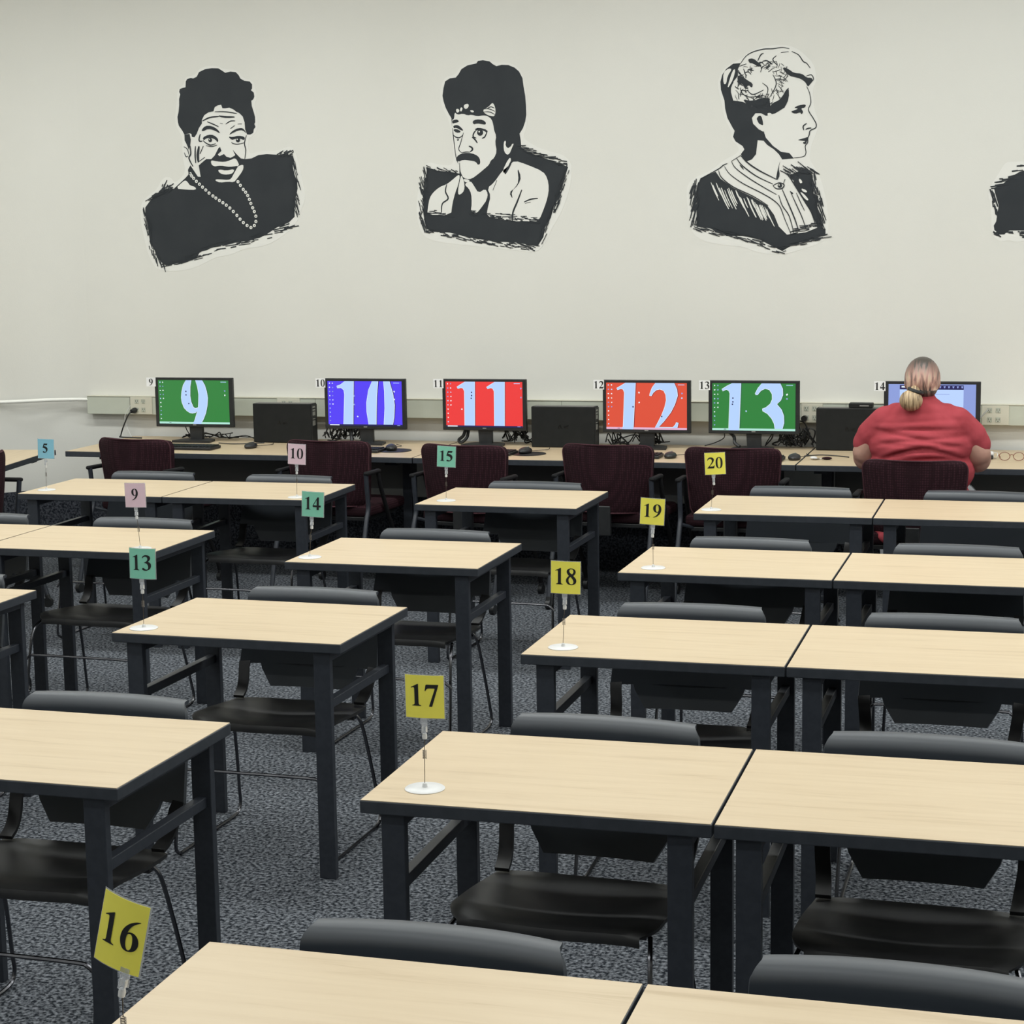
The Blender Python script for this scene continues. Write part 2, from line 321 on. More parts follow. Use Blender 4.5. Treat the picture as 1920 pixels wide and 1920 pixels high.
DECALS = {'A':[('b',0,[[-4940,2999],[-4872,2969],[-4791,2966],[-4759,2913],[-4694,2900],[-4677,2851],[-4668,2796],[-4688,2762],[-4669,2672],[-4671,2610],[-4715,2563],[-4738,2563],[-4738,2459],[-4664,2481],[-4543,2478],[-4473,2507],[-4429,2478],[-4403,2360],[-4370,2200],[-4403,2132],[-4428,2062],[-4491,1994],[-4632,1912],[-4787,1899],[-4882,1858],[-4975,1852],[-5072,1804],[-5152,1776],[-5263,1763],[-5366,1771],[-5412,1807],[-5455,1923],[-5491,2166],[-5408,2243],[-5367,2256],[-5316,2340],[-5261,2339],[-5239,2296],[-5157,2365],[-5177,2450],[-5177,2527],[-5171,2576],[-5215,2647],[-5217,2703],[-5201,2787],[-5193,2870],[-5150,2889],[-5140,2937],[-5077,2942],[-5037,2989]]),('k',0,[[-5086,2925],[-5062,2935],[-5045,2962],[-5006,2977],[-4960,2982],[-4917,2979],[-4895,2966],[-4872,2951],[-4838,2957],[-4803,2952],[-4785,2934],[-4774,2913],[-4748,2899],[-4714,2894],[-4699,2876],[-4700,2852],[-4708,2842],[-4690,2828],[-4687,2803],[-4695,2787],[-4708,2780],[-4706,2749],[-4695,2714],[-4687,2683],[-4687,2652],[-4693,2642],[-4686,2624],[-4698,2611],[-4702,2590],[-4722,2580],[-4743,2581],[-4755,2612],[-4757,2654],[-4768,2689],[-4790,2710],[-4809,2718],[-4827,2732],[-4854,2744],[-4881,2741],[-4900,2742],[-4907,2763],[-4930,2760],[-4950,2750],[-4959,2726],[-4994,2720],[-5022,2704],[-5038,2677],[-5039,2656],[-5060,2629],[-5077,2594],[-5093,2574],[-5110,2578],[-5112,2595],[-5123,2599],[-5159,2593],[-5173,2618],[-5194,2647],[-5199,2668],[-5201,2699],[-5192,2730],[-5186,2772],[-5185,2807],[-5176,2834],[-5183,2849],[-5178,2866],[-5158,2872],[-5139,2875],[-5136,2910],[-5125,2924],[-5101,2929]]),('k',0,[[-5159,2593],[-5124,2596],[-5117,2560],[-5123,2525],[-5132,2498],[-5146,2533],[-5159,2558]]),('k',0,[[-5240,2269],[-5142,2347],[-5142,2386],[-5124,2403],[-5080,2338],[-5061,2336],[-5071,2405],[-5021,2442],[-4986,2441],[-4962,2462],[-4937,2503],[-4925,2513],[-4916,2488],[-4941,2468],[-4931,2457],[-4900,2469],[-4885,2453],[-4858,2445],[-4833,2456],[-4826,2461],[-4837,2483],[-4841,2493],[-4819,2468],[-4790,2440],[-4762,2435],[-4720,2438],[-4673,2457],[-4619,2461],[-4543,2455],[-4505,2460],[-4460,2452],[-4446,2431],[-4451,2389],[-4448,2348],[-4427,2299],[-4425,2250],[-4438,2202],[-4448,2153],[-4450,2084],[-4489,2050],[-4566,2023],[-4637,1982],[-4684,1961],[-4785,1942],[-4863,1932],[-4988,1916],[-5036,1892],[-5084,1882],[-5109,1847],[-5205,1819],[-5301,1802],[-5333,1806],[-5378,1850],[-5392,1893],[-5422,1944],[-5427,2001],[-5436,2065],[-5446,2116],[-5444,2158],[-5414,2193],[-5368,2239],[-5320,2255],[-5295,2269]]),('w',0,[[-5232,2269],[-5183,2309],[-5163,2318],[-5148,2305],[-5137,2287],[-5098,2275],[-5095,2258],[-5162,2261]]),('w',0,[[-4984,2434],[-4952,2426],[-4898,2421],[-4859,2431],[-4826,2444],[-4809,2419],[-4802,2395],[-4845,2389],[-4883,2393],[-4922,2401],[-4961,2395],[-4984,2406],[-4989,2424]]),('w',0,[[-4806,2395],[-4775,2404],[-4774,2380],[-4788,2356],[-4821,2318],[-4841,2298],[-4879,2303],[-4934,2298],[-4964,2311],[-4960,2319],[-4925,2317],[-4879,2313],[-4859,2319],[-4839,2350],[-4814,2388]]),('w',0,[[-4945,2374],[-4923,2377],[-4892,2369],[-4834,2378],[-4842,2357],[-4862,2347],[-4901,2345],[-4931,2354]]),('K',0,[[-4965,2397],[-4922,2401],[-4883,2392],[-4845,2392],[-4810,2397],[-4822,2381],[-4884,2370],[-4923,2379]]),('K',0,[[-4932,2342],[-4893,2336],[-4851,2338],[-4871,2323],[-4902,2324]]),('S',9.8,[[-5105,2448],[-5085,2405],[-5064,2341]]),('S',6.3,[[-5021,2442],[-5085,2402]]),('s',7.7,[[-5035,2670],[-4987,2689],[-4925,2694]]),('s',9.8,[[-4925,2697],[-4879,2689],[-4821,2687]]),('s',5.6,[[-4951,2723],[-4878,2720],[-4805,2707]]),('s',6.3,[[-5004,2665],[-4966,2650],[-4929,2633]]),('s',4.2,[[-4919,2653],[-4900,2650]]),('s',5.6,[[-4881,2647],[-4849,2664],[-4818,2664]]),('s',6.3,[[-4851,2619],[-4823,2637]]),('s',4.9,[[-4802,2645],[-4775,2645]]),('K',0,[[-5045,2614],[-5020,2641],[-4974,2640],[-4936,2618],[-4916,2589],[-4959,2613],[-4998,2623],[-5033,2608]]),('K',0,[[-4864,2581],[-4836,2608],[-4797,2621],[-4766,2620],[-4743,2583],[-4771,2609],[-4805,2606],[-4841,2591]]),('s',7.7,[[-5052,2593],[-5061,2566],[-5059,2550],[-5040,2550]]),('K',0,[[-5039,2571],[-4999,2588],[-4961,2584],[-4932,2558],[-4939,2538],[-4952,2557],[-4983,2569],[-5014,2566],[-5030,2554]]),('s',6.3,[[-5036,2554],[-5017,2538],[-4986,2525],[-4951,2533]]),('d',12.6,[[-4988,2555]]),('s',4.9,[[-5018,2523],[-4979,2516],[-4944,2524]]),('K',0,[[-4868,2573],[-4838,2568],[-4799,2577],[-4757,2567],[-4762,2547],[-4792,2559],[-4823,2557],[-4846,2551]]),('d',14.0,[[-4804,2550]]),('s',4.9,[[-4847,2539],[-4839,2531],[-4809,2525],[-4762,2533]]),('s',8.4,[[-5088,2521],[-5092,2469],[-5090,2419]]),('s',15.4,[[-5064,2520],[-5074,2468],[-5072,2426]]),('s',8.4,[[-5035,2520],[-5059,2475]]),('s',7.0,[[-5076,2423],[-5028,2453]]),('s',4.9,[[-5166,2520],[-5143,2505],[-5133,2470]]),('s',4.9,[[-5164,2485],[-5153,2460],[-5141,2463]]),('s',8.4,[[-5123,2525],[-5121,2476],[-5134,2449],[-5109,2399]]),('s',5.6,[[-4747,2577],[-4762,2529],[-4755,2487],[-4764,2435]]),('s',5.6,[[-5124,2406],[-5141,2378],[-5142,2347],[-5240,2269]]),('p',10.5,[[-5130,2357],[-5121,2343],[-5108,2328],[-5091,2310],[-5071,2292],[-5051,2274],[-5030,2256],[-5009,2237],[-4984,2219],[-4965,2206],[-4942,2191],[-4919,2177],[-4897,2162],[-4874,2144],[-4852,2123],[-4829,2099],[-4809,2076],[-4788,2055],[-4764,2037],[-4739,2024],[-4716,2036],[-4705,2060],[-4704,2092],[-4713,2120],[-4723,2143],[-4734,2169],[-4743,2194],[-4753,2217],[-4766,2237],[-4781,2254],[-4799,2279],[-4814,2301]]),('h',[1,-0.2,60,41.9,104.7,31.4,4.9],[[-5316,1813],[-5101,1861],[-4989,1913],[-4785,1942],[-4629,1978],[-4474,2049]]),('h',[0.25,1,36,27.9,83.8,22.3,4.9],[[-5444,2151],[-5426,2030],[-5415,1929],[-5371,1835],[-5325,1792]]),('h',[0.3,1,40,34.9,83.8,24.4,4.9],[[-4453,2438],[-4448,2355],[-4428,2285],[-4434,2202],[-4449,2098]]),('h',[1,-0.5,20,34.9,76.8,20.9,4.9],[[-5410,2200],[-5352,2249],[-5256,2275]]),('h',[0.5,-1,10,27.9,62.8,20.9,4.9],[[-5344,2249],[-5294,2297]]),('h',[1,-0.5,14,27.9,62.8,17.4,4.9],[[-4536,2455],[-4444,2465]])],'B':[('b',0,[[-3249,2973],[-3176,2944],[-3082,2940],[-3022,2906],[-2990,2836],[-2973,2640],[-2987,2565],[-3008,2515],[-2981,2489],[-2915,2449],[-2822,2422],[-2756,2401],[-2717,2349],[-2725,2223],[-2787,2066],[-2834,2003],[-2882,1901],[-2937,1850],[-3058,1865],[-3194,1879],[-3468,1909],[-3592,1930],[-3654,1983],[-3675,2114],[-3654,2244],[-3631,2340],[-3596,2391],[-3527,2370],[-3431,2361],[-3436,2464],[-3453,2624],[-3493,2683],[-3512,2766],[-3496,2849],[-3461,2879],[-3413,2883],[-3385,2927],[-3297,2955]]),('k',0,[[-3442,2637],[-3456,2659],[-3475,2695],[-3488,2734],[-3494,2766],[-3487,2810],[-3476,2848],[-3448,2864],[-3410,2868],[-3393,2886],[-3375,2914],[-3338,2934],[-3297,2941],[-3283,2943],[-3273,2957],[-3243,2960],[-3202,2951],[-3182,2934],[-3162,2923],[-3129,2929],[-3089,2926],[-3052,2910],[-3026,2887],[-3006,2849],[-3000,2799],[-2991,2748],[-2987,2691],[-2986,2641],[-2993,2603],[-3007,2566],[-3028,2535],[-3022,2497],[-3019,2459],[-2989,2432],[-2916,2405],[-2843,2378],[-2770,2351],[-2740,2337],[-2757,2287],[-2785,2218],[-2792,2174],[-2826,2117],[-2847,2048],[-2881,2003],[-2892,1940],[-2929,1886],[-3057,1910],[-3193,1918],[-3357,1946],[-3466,1974],[-3584,1982],[-3615,2009],[-3627,2081],[-3628,2178],[-3619,2275],[-3604,2307],[-3600,2359],[-3528,2334],[-3459,2328],[-3399,2316],[-3398,2360],[-3417,2393],[-3422,2444],[-3434,2528],[-3440,2592]]),('w',0,[[-3421,2671],[-3404,2654],[-3370,2660],[-3343,2649],[-3316,2652],[-3282,2641],[-3248,2646],[-3221,2642],[-3195,2622],[-3185,2584],[-3182,2558],[-3169,2526],[-3177,2488],[-3167,2437],[-3185,2399],[-3205,2387],[-3216,2362],[-3240,2343],[-3281,2312],[-3323,2284],[-3357,2282],[-3391,2305],[-3397,2354],[-3410,2393],[-3419,2431],[-3428,2496],[-3437,2566],[-3440,2592],[-3436,2630],[-3425,2630]]),('w',0,[[-3359,2713],[-3335,2716],[-3334,2697],[-3353,2683],[-3366,2698]]),('w',0,[[-3190,2717],[-3178,2704],[-3170,2672],[-3177,2638],[-3201,2640],[-3224,2649],[-3245,2665],[-3244,2681],[-3214,2693]]),('w',0,[[-3414,2687],[-3397,2689],[-3390,2673],[-3408,2664]]),('w',0,[[-3329,2677],[-3309,2678],[-3301,2667],[-3316,2664]]),('w',0,[[-3383,2698],[-3370,2692],[-3380,2670],[-3389,2679]]),('s',4.7,[[-3248,2681],[-3214,2683],[-3174,2666]]),('s',4.7,[[-3245,2665],[-3207,2664],[-3175,2648]]),('s',4.7,[[-3224,2683],[-3200,2693],[-3177,2685]]),('K',0,[[-3413,2396],[-3413,2415],[-3388,2430],[-3347,2436],[-3300,2425],[-3273,2405],[-3268,2370],[-3284,2362],[-3297,2382],[-3328,2389],[-3375,2395],[-3403,2383]]),('K',0,[[-3436,2624],[-3405,2629],[-3393,2613],[-3419,2608],[-3436,2604]]),('K',0,[[-3313,2615],[-3289,2625],[-3249,2621],[-3229,2604],[-3234,2592],[-3256,2596],[-3283,2601],[-3307,2595]]),('K',0,[[-3433,2592],[-3406,2597],[-3385,2584],[-3367,2561],[-3386,2565],[-3413,2581],[-3427,2577]]),('K',0,[[-3434,2569],[-3413,2575],[-3386,2561],[-3389,2552],[-3413,2551]]),('s',6.0,[[-3434,2541],[-3417,2527],[-3393,2523],[-3371,2539]]),('s',4.7,[[-3369,2551],[-3387,2494],[-3400,2456],[-3382,2435]]),('d',6.0,[[-3404,2511]]),('K',0,[[-3301,2568],[-3277,2579],[-3219,2561],[-3226,2541],[-3236,2554],[-3263,2564],[-3290,2560]]),('d',18.6,[[-3267,2548]]),('s',7.3,[[-3290,2562],[-3304,2549],[-3310,2527],[-3291,2517]]),('s',7.3,[[-3226,2547],[-3240,2522],[-3257,2515]]),('s',8.0,[[-3317,2524],[-3298,2508],[-3285,2488]]),('s',9.3,[[-3338,2473],[-3320,2464],[-3316,2451],[-3330,2440]]),('s',5.3,[[-3382,2435],[-3358,2439],[-3330,2438]]),('s',4.0,[[-3435,2579],[-3428,2496],[-3418,2409]]),('s',4.0,[[-3396,2379],[-3394,2328],[-3377,2292]]),('w',0,[[-3122,2496],[-3110,2496],[-3115,2468],[-3096,2451],[-3082,2473],[-3062,2482],[-3076,2454],[-3090,2422],[-3107,2416],[-3123,2436],[-3126,2468]]),('s',6.0,[[-3099,2480],[-3079,2476],[-3089,2461]]),('w',0,[[-3604,2080],[-3598,2126],[-3587,2177],[-3565,2209],[-3523,2241],[-3478,2256],[-3446,2278],[-3405,2310],[-3396,2302],[-3407,2251],[-3427,2206],[-3446,2142],[-3456,2074]]),('w',0,[[-3384,2302],[-3371,2270],[-3368,2231],[-3379,2205],[-3407,2190],[-3410,2219],[-3398,2270],[-3390,2302]]),('w',0,[[-3361,2260],[-3330,2272],[-3310,2242],[-3284,2200],[-3242,2225],[-3226,2196],[-3233,2164],[-3258,2119],[-3299,2081],[-3333,2095],[-3326,2140],[-3328,2198],[-3344,2230],[-3365,2247]]),('w',0,[[-3378,2286],[-3337,2278],[-3340,2266],[-3364,2263]]),('w',0,[[-3060,2383],[-2983,2356],[-2890,2316],[-2864,2277],[-2855,2220],[-2865,2163],[-2886,2106],[-2914,2042],[-2941,2027],[-3001,2034],[-3069,2032],[-3150,2046],[-3238,2064],[-3227,2119],[-3209,2182],[-3229,2228],[-3187,2259],[-3139,2322],[-3098,2353]]),('w',0,[[-3096,2397],[-3080,2397],[-3091,2352],[-3115,2308],[-3137,2322]]),('s',10.6,[[-3074,2390],[-3094,2349],[-3119,2307]]),('s',8.0,[[-3478,2256],[-3487,2214],[-3471,2172],[-3508,2143],[-3514,2092]]),('K',0,[[-3045,2345],[-3021,2287],[-3039,2243],[-3083,2205],[-3074,2159],[-3097,2199],[-3059,2227],[-3037,2262]]),('s',9.3,[[-3019,2214],[-3047,2147],[-3075,2084],[-3079,2032]]),('s',7.3,[[-3007,2143],[-2966,2158],[-2922,2163]]),('s',4.7,[[-3001,2135],[-2966,2142]]),('s',5.3,[[-3170,2271],[-3195,2214]]),('s',10.6,[[-3232,2221],[-3219,2176],[-3258,2119],[-3300,2075]]),('hh',[1,0.05,16,26.6,59.8,19.9,4.0],[[-3599,2093],[-3457,2084]]),('hh',[1,0.08,40,26.6,59.8,23.3,4.0],[[-3238,2080],[-3069,2051],[-2921,2036]]),('hh',[1,0.0,7,19.9,39.9,16.6,4.0],[[-3333,2092],[-3299,2081]]),('h',[0.3,1,50,26.6,73.1,19.9,4.7],[[-3600,2352],[-3622,2275],[-3632,2159],[-3637,2081],[-3622,1996]]),('h',[1,0.25,70,26.6,73.1,21.3,4.7],[[-3612,1989],[-3467,1961],[-3357,1940],[-3193,1912],[-2930,1876]]),('h',[-0.45,1,60,33.2,79.8,21.3,4.7],[[-2740,2337],[-2785,2218],[-2819,2111],[-2888,2004],[-2902,1901]]),('h',[1,0.12,34,33.2,73.1,19.9,4.7],[[-3019,2465],[-2916,2408],[-2757,2354]]),('h',[0.8,0.4,16,26.6,53.2,14.6,4.7],[[-3593,2355],[-3404,2323]])],'C':[('b',0,[[-1520,2976],[-1443,2960],[-1385,2919],[-1326,2854],[-1316,2766],[-1338,2728],[-1331,2627],[-1298,2537],[-1317,2480],[-1342,2424],[-1354,2341],[-1322,2302],[-1289,2244],[-1249,2083],[-1241,1935],[-1279,1884],[-1435,1834],[-1514,1822],[-1632,1830],[-1725,1870],[-1845,1878],[-1966,1906],[-2026,1966],[-2040,2078],[-2050,2196],[-2019,2254],[-1912,2291],[-1833,2354],[-1753,2390],[-1747,2422],[-1793,2462],[-1787,2507],[-1833,2586],[-1846,2670],[-1869,2760],[-1860,2824],[-1807,2880],[-1741,2902],[-1689,2945],[-1624,2967]]),('k',0,[[-1738,2883],[-1781,2882],[-1820,2855],[-1843,2823],[-1853,2785],[-1850,2741],[-1830,2682],[-1826,2637],[-1813,2585],[-1783,2530],[-1772,2513],[-1781,2481],[-1767,2455],[-1727,2428],[-1717,2409],[-1737,2383],[-1707,2341],[-1674,2353],[-1651,2381],[-1642,2458],[-1609,2454],[-1589,2431],[-1550,2404],[-1523,2378],[-1504,2348],[-1439,2352],[-1465,2383],[-1510,2390],[-1556,2424],[-1596,2470],[-1609,2508],[-1635,2516],[-1668,2549],[-1675,2581],[-1655,2606],[-1623,2605],[-1596,2590],[-1544,2602],[-1492,2632],[-1473,2683],[-1470,2740],[-1490,2715],[-1512,2678],[-1570,2635],[-1577,2686],[-1610,2691],[-1636,2663],[-1675,2645],[-1728,2672],[-1780,2680],[-1797,2739],[-1780,2783],[-1754,2814],[-1754,2852]]),('K',0,[[-1507,2845],[-1468,2803],[-1435,2795],[-1403,2785],[-1377,2765],[-1364,2739],[-1351,2754],[-1335,2773],[-1345,2789],[-1371,2790],[-1397,2813],[-1442,2818],[-1468,2838],[-1494,2851]]),('w',0,[[-1837,2836],[-1807,2857],[-1787,2853],[-1813,2816],[-1820,2771],[-1836,2772]]),('w',0,[[-1784,2847],[-1767,2852],[-1781,2796],[-1807,2752],[-1813,2758]]),('S',6.3,[[-1474,2847],[-1452,2828]]),('S',6.3,[[-1448,2850],[-1432,2820]]),('S',6.3,[[-1410,2820],[-1390,2797]]),('S',6.3,[[-1371,2799],[-1358,2777]]),('s',4.9,[[-1738,2883],[-1709,2920],[-1670,2941],[-1611,2954],[-1559,2954],[-1507,2959],[-1468,2950]]),('s',4.9,[[-1455,2935],[-1417,2915],[-1391,2879],[-1371,2867],[-1352,2841]]),('s',4.9,[[-1514,2932],[-1472,2934]]),('s',5.6,[[-1643,2892],[-1627,2923],[-1611,2932]]),('s',4.9,[[-1539,2916],[-1559,2895],[-1533,2862]]),('s',6.3,[[-1617,2888],[-1591,2890],[-1562,2869]]),('s',4.2,[[-1374,2799],[-1345,2804],[-1333,2779],[-1351,2764]]),('s',7.0,[[-1780,2783],[-1797,2745],[-1787,2681],[-1741,2647]]),('s',4.9,[[-1741,2749],[-1728,2717],[-1688,2696],[-1603,2703]]),('s',4.9,[[-1702,2735],[-1669,2709],[-1610,2732]]),('s',4.2,[[-1617,2770],[-1587,2744],[-1590,2706]]),('s',4.9,[[-1558,2813],[-1539,2761],[-1571,2699]]),('K',0,[[-1758,2814],[-1728,2810],[-1702,2789],[-1669,2769],[-1675,2744],[-1695,2764],[-1711,2745],[-1728,2768],[-1754,2779]]),('K',0,[[-1699,2904],[-1669,2907],[-1643,2886],[-1617,2862],[-1643,2860],[-1669,2879],[-1690,2881]]),('K',0,[[-1577,2635],[-1558,2660],[-1525,2672],[-1503,2696],[-1486,2727],[-1470,2740],[-1468,2682],[-1489,2635],[-1518,2617],[-1544,2603],[-1574,2610]]),('K',0,[[-1728,2688],[-1675,2672],[-1616,2691],[-1587,2683],[-1597,2655],[-1649,2643],[-1701,2652]]),('S',5.6,[[-1636,2663],[-1610,2675]]),('S',5.6,[[-1669,2654],[-1642,2660]]),('S',4.9,[[-1538,2634],[-1519,2659]]),('S',4.9,[[-1518,2640],[-1502,2668]]),('hair',1,[[-1728,2704],[-1623,2809],[-1474,2790]]),('s',4.9,[[-1370,2742],[-1354,2704],[-1347,2653],[-1360,2615],[-1334,2570],[-1317,2538],[-1320,2516],[-1349,2502],[-1355,2478],[-1362,2461],[-1363,2437],[-1376,2418],[-1372,2380],[-1387,2361],[-1439,2355]]),('K',0,[[-1441,2629],[-1415,2642],[-1373,2646],[-1379,2627],[-1402,2626],[-1387,2603],[-1401,2590],[-1403,2604],[-1434,2595],[-1460,2609],[-1434,2616],[-1415,2625]]),('s',6.3,[[-1369,2542],[-1388,2527],[-1385,2505]]),('s',6.3,[[-1375,2508],[-1362,2514],[-1343,2516]]),('K',0,[[-1420,2453],[-1388,2460],[-1359,2469],[-1365,2449],[-1374,2426],[-1394,2437],[-1371,2445],[-1400,2449]]),('w',0,[[-1665,2593],[-1642,2605],[-1616,2595],[-1603,2572],[-1609,2534],[-1601,2508],[-1616,2503],[-1642,2529],[-1665,2549],[-1672,2574]]),('K',0,[[-1649,2577],[-1636,2592],[-1622,2591],[-1613,2560],[-1611,2537],[-1626,2544],[-1635,2548],[-1642,2561]]),('w',0,[[-1590,2604],[-1570,2606],[-1560,2593],[-1583,2589]]),('K',0,[[-1513,2349],[-1524,2301],[-1516,2262],[-1529,2235],[-1539,2240],[-1529,2294]]),('k',0,[[-1966,2256],[-1879,2290],[-1852,2250],[-1779,2197],[-1667,2143],[-1587,2096],[-1548,2043],[-1521,1978],[-1475,1932],[-1371,1943],[-1306,1968],[-1260,1961],[-1260,1928],[-1351,1897],[-1435,1879],[-1501,1841],[-1553,1868],[-1633,1908],[-1726,1929],[-1819,1930],[-1879,1970],[-1946,1978],[-1989,1985],[-1989,2064],[-1989,2201]]),('k',0,[[-1464,2261],[-1386,2291],[-1334,2258],[-1334,2206],[-1327,2155],[-1301,2141],[-1307,2084],[-1284,2019],[-1273,1961],[-1306,1968],[-1339,2059],[-1385,2130],[-1431,2202]]),('w',0,[[-1412,2240],[-1399,2237],[-1389,2217],[-1405,2214]]),('w',0,[[-1398,2188],[-1366,2175],[-1365,2162],[-1389,2169]]),('w',0,[[-1405,2169],[-1385,2159],[-1356,2127],[-1359,2117],[-1379,2130]]),('w',0,[[-1451,2238],[-1441,2231],[-1438,2218],[-1448,2225]]),('sleeve',1,[[-1906,2239],[-1779,2184],[-1673,2136],[-1594,2089]]),('s',7.0,[[-1737,2377],[-1700,2337],[-1634,2291],[-1536,2240]]),('s',5.6,[[-1760,2361],[-1727,2319],[-1647,2259],[-1555,2214]]),('s',4.9,[[-1789,2346],[-1766,2307],[-1687,2247],[-1588,2186],[-1535,2156]]),('s',4.9,[[-1829,2318],[-1799,2275],[-1726,2222],[-1621,2167],[-1555,2127],[-1515,2088],[-1489,2023],[-1449,1928]]),('s',5.6,[[-1862,2296],[-1846,2257],[-1779,2203],[-1667,2149],[-1581,2095]]),('s',4.9,[[-1789,2346],[-1737,2377]]),('s',4.9,[[-1522,2152],[-1502,2094],[-1463,2035],[-1436,1938]]),('s',6.3,[[-1503,2184],[-1463,2093],[-1430,2015],[-1410,1953]]),('s',4.9,[[-1454,2164],[-1424,2099],[-1391,2027],[-1368,1962]]),('s',4.2,[[-1424,2163],[-1398,2105],[-1377,2063]]),('s',6.3,[[-1516,2288],[-1471,2261],[-1431,2202],[-1378,2117],[-1339,2052],[-1312,1971]]),('s',5.6,[[-1555,2205],[-1523,2220],[-1493,2210],[-1503,2189],[-1535,2188],[-1555,2205]]),('d',12.6,[[-1516,2204]]),('s',5.6,[[-1496,2216],[-1487,2239]]),('K',0,[[-1746,2329],[-1727,2315],[-1717,2293],[-1736,2311]]),('K',0,[[-1464,2177],[-1437,2160],[-1450,2154]]),('s',4.9,[[-1813,2334],[-1836,2325],[-1866,2303],[-1966,2253]]),('hh',[1,-0.1,16,27.9,62.9,21.0,4.2],[[-1449,1951],[-1319,1981]]),('h',[0.3,1,40,34.9,90.8,23.7,4.9],[[-1331,2258],[-1324,2180],[-1297,2116],[-1280,1987]]),('h',[-0.25,1,44,41.9,97.8,25.1,4.9],[[-1993,2234],[-2006,2163],[-1999,2064],[-1999,1986]]),('h',[1,0.35,60,34.9,83.8,25.1,4.9],[[-1986,1975],[-1879,1957],[-1725,1922],[-1633,1895],[-1501,1841]]),('h',[1,-0.15,26,34.9,83.8,21.0,4.9],[[-1501,1851],[-1435,1876],[-1260,1925]]),('h',[0.8,0.55,34,27.9,69.8,23.7,4.9],[[-1484,2274],[-1386,2297],[-1328,2264]])],'D':[('b',0,[[-386,2135],[-369,2182],[-329,2243],[-301,2296],[-273,2306],[158,2295],[170,1876],[-190,1881],[-231,1872],[-269,1885],[-304,1876],[-339,1889],[-363,1925],[-367,2075]]),('k',0,[[-354,2167],[-311,2184],[-253,2230],[-219,2250],[-198,2255],[131,2247],[140,1929],[-206,1935],[-264,1936],[-279,1930],[-293,1915],[-316,1915],[-346,1940],[-350,1964],[-338,1985],[-326,2071],[-341,2119]]),('h',[1,-0.1,16,26.6,66.5,26.6,6.0],[[-351,2176],[-311,2193],[-253,2236],[-219,2256]]),('h',[1,-0.05,8,26.6,66.5,19.9,6.0],[[-286,2251],[-243,2271],[-156,2269],[-12,2265]]),('h',[0.25,1,14,33.2,73.1,23.3,6.0],[[-357,2158],[-341,2104],[-340,2044],[-341,1985]]),('h',[1,0.1,12,19.9,53.2,19.9,6.0],[[-270,1927],[-220,1914],[-118,1912]]),('h',[1,0.6,6,19.9,33.2,10.0,6.0],[[-346,1931],[-316,1903]])]}
# ------------------------------------------------------------------ room shell
YW = 10.62
def st(o): o['kind'] = 'structure'; return o
b = MB(); b.box((-1.5, 1.4, -0.05), (15.4, 19.2, 0.1), carpet_m); st(b.build('floor'))
b = MB(); b.box((-1.5, 1.4, CEIL+0.05), (15.4, 19.2, 0.1), ceil_m); st(b.build('ceiling'))
CX = -6.15; TL = 0.27; dirx, diry = -0.643, -0.766
def corner_path():
    a = Vector((CX+TL, YW, 0)); c = Vector((CX, YW, 0)); e = Vector((CX+dirx*TL, YW+diry*TL, 0)); out = []
    for k in range(13):
        t = k/12; out.append(a*(1-t)**2 + c*2*t*(1-t) + e*t*t)
    out.append(Vector((CX+dirx*2.9, YW+diry*2.9, 0))); return out
path = corner_path()
b = MB(); b.box(((CX+TL+6.0)/2, YW+0.06, CEIL/2), (6.0-CX-TL, 0.12, CEIL), wall_m); st(b.build('wall_back'))
def ribbon(mb, pts, z0, z1, th, m):
    n = len(pts); nor = []
    for i in range(n):
        t = (pts[min(i+1, n-1)]-pts[max(i-1, 0)]).normalized(); nor.append(Vector((-t.y, t.x, 0)))
    P = [[Vector((p.x, p.y, z0)), Vector((p.x, p.y, z1))] for p in pts]
    vs = [[mb.bm.verts.new(q) for q in r] for r in P]; vb = [[mb.bm.verts.new(q-nn*th) for q in r] for r, nn in zip(P, nor)]; fs = []
    for i in range(n-1):
        fs.append(mb.bm.faces.new((vs[i][0], vs[i][1], vs[i+1][1], vs[i+1][0]))); fs.append(mb.bm.faces.new((vb[i+1][0], vb[i+1][1], vb[i][1], vb[i][0])))
        fs.append(mb.bm.faces.new((vs[i][1], vb[i][1], vb[i+1][1], vs[i+1][1]))); fs.append(mb.bm.faces.new((vs[i][0], vs[i+1][0], vb[i+1][0], vb[i][0])))
    fs.append(mb.bm.faces.new((vs[0][0], vb[0][0], vb[0][1], vs[0][1]))); fs.append(mb.bm.faces.new((vs[-1][1], vb[-1][1], vb[-1][0], vs[-1][0])))
    mb._fin([], fs, m, True)
endp = path[-1]
b = MB(); ribbon(b, path+[endp+Vector((-0.001, -0.02, 0)), Vector((endp.x, -7.95, 0))], 0, CEIL, 0.12, wall_m); st(b.build('wall_left'))
b = MB(); b.box((5.0, 1.4, CEIL/2), (0.12, 19.2, CEIL), wall_m); st(b.build('wall_right'))
b = MB(); b.box((-1.5, -8.0, CEIL/2), (15.4, 0.12, CEIL), wall_m); st(b.build('wall_front'))
b = MB(); b.box(((CX+TL+4.9)/2, YW-0.004, 0.195), (4.9-CX-TL, 0.014, 0.39), cove_m); st(b.build('trim_1'))
b = MB(); ribbon(b, [p+Vector((0.006, -0.006, 0)) for p in path], 0, 0.39, 0.012, cove_m); st(b.build('trim_2'))
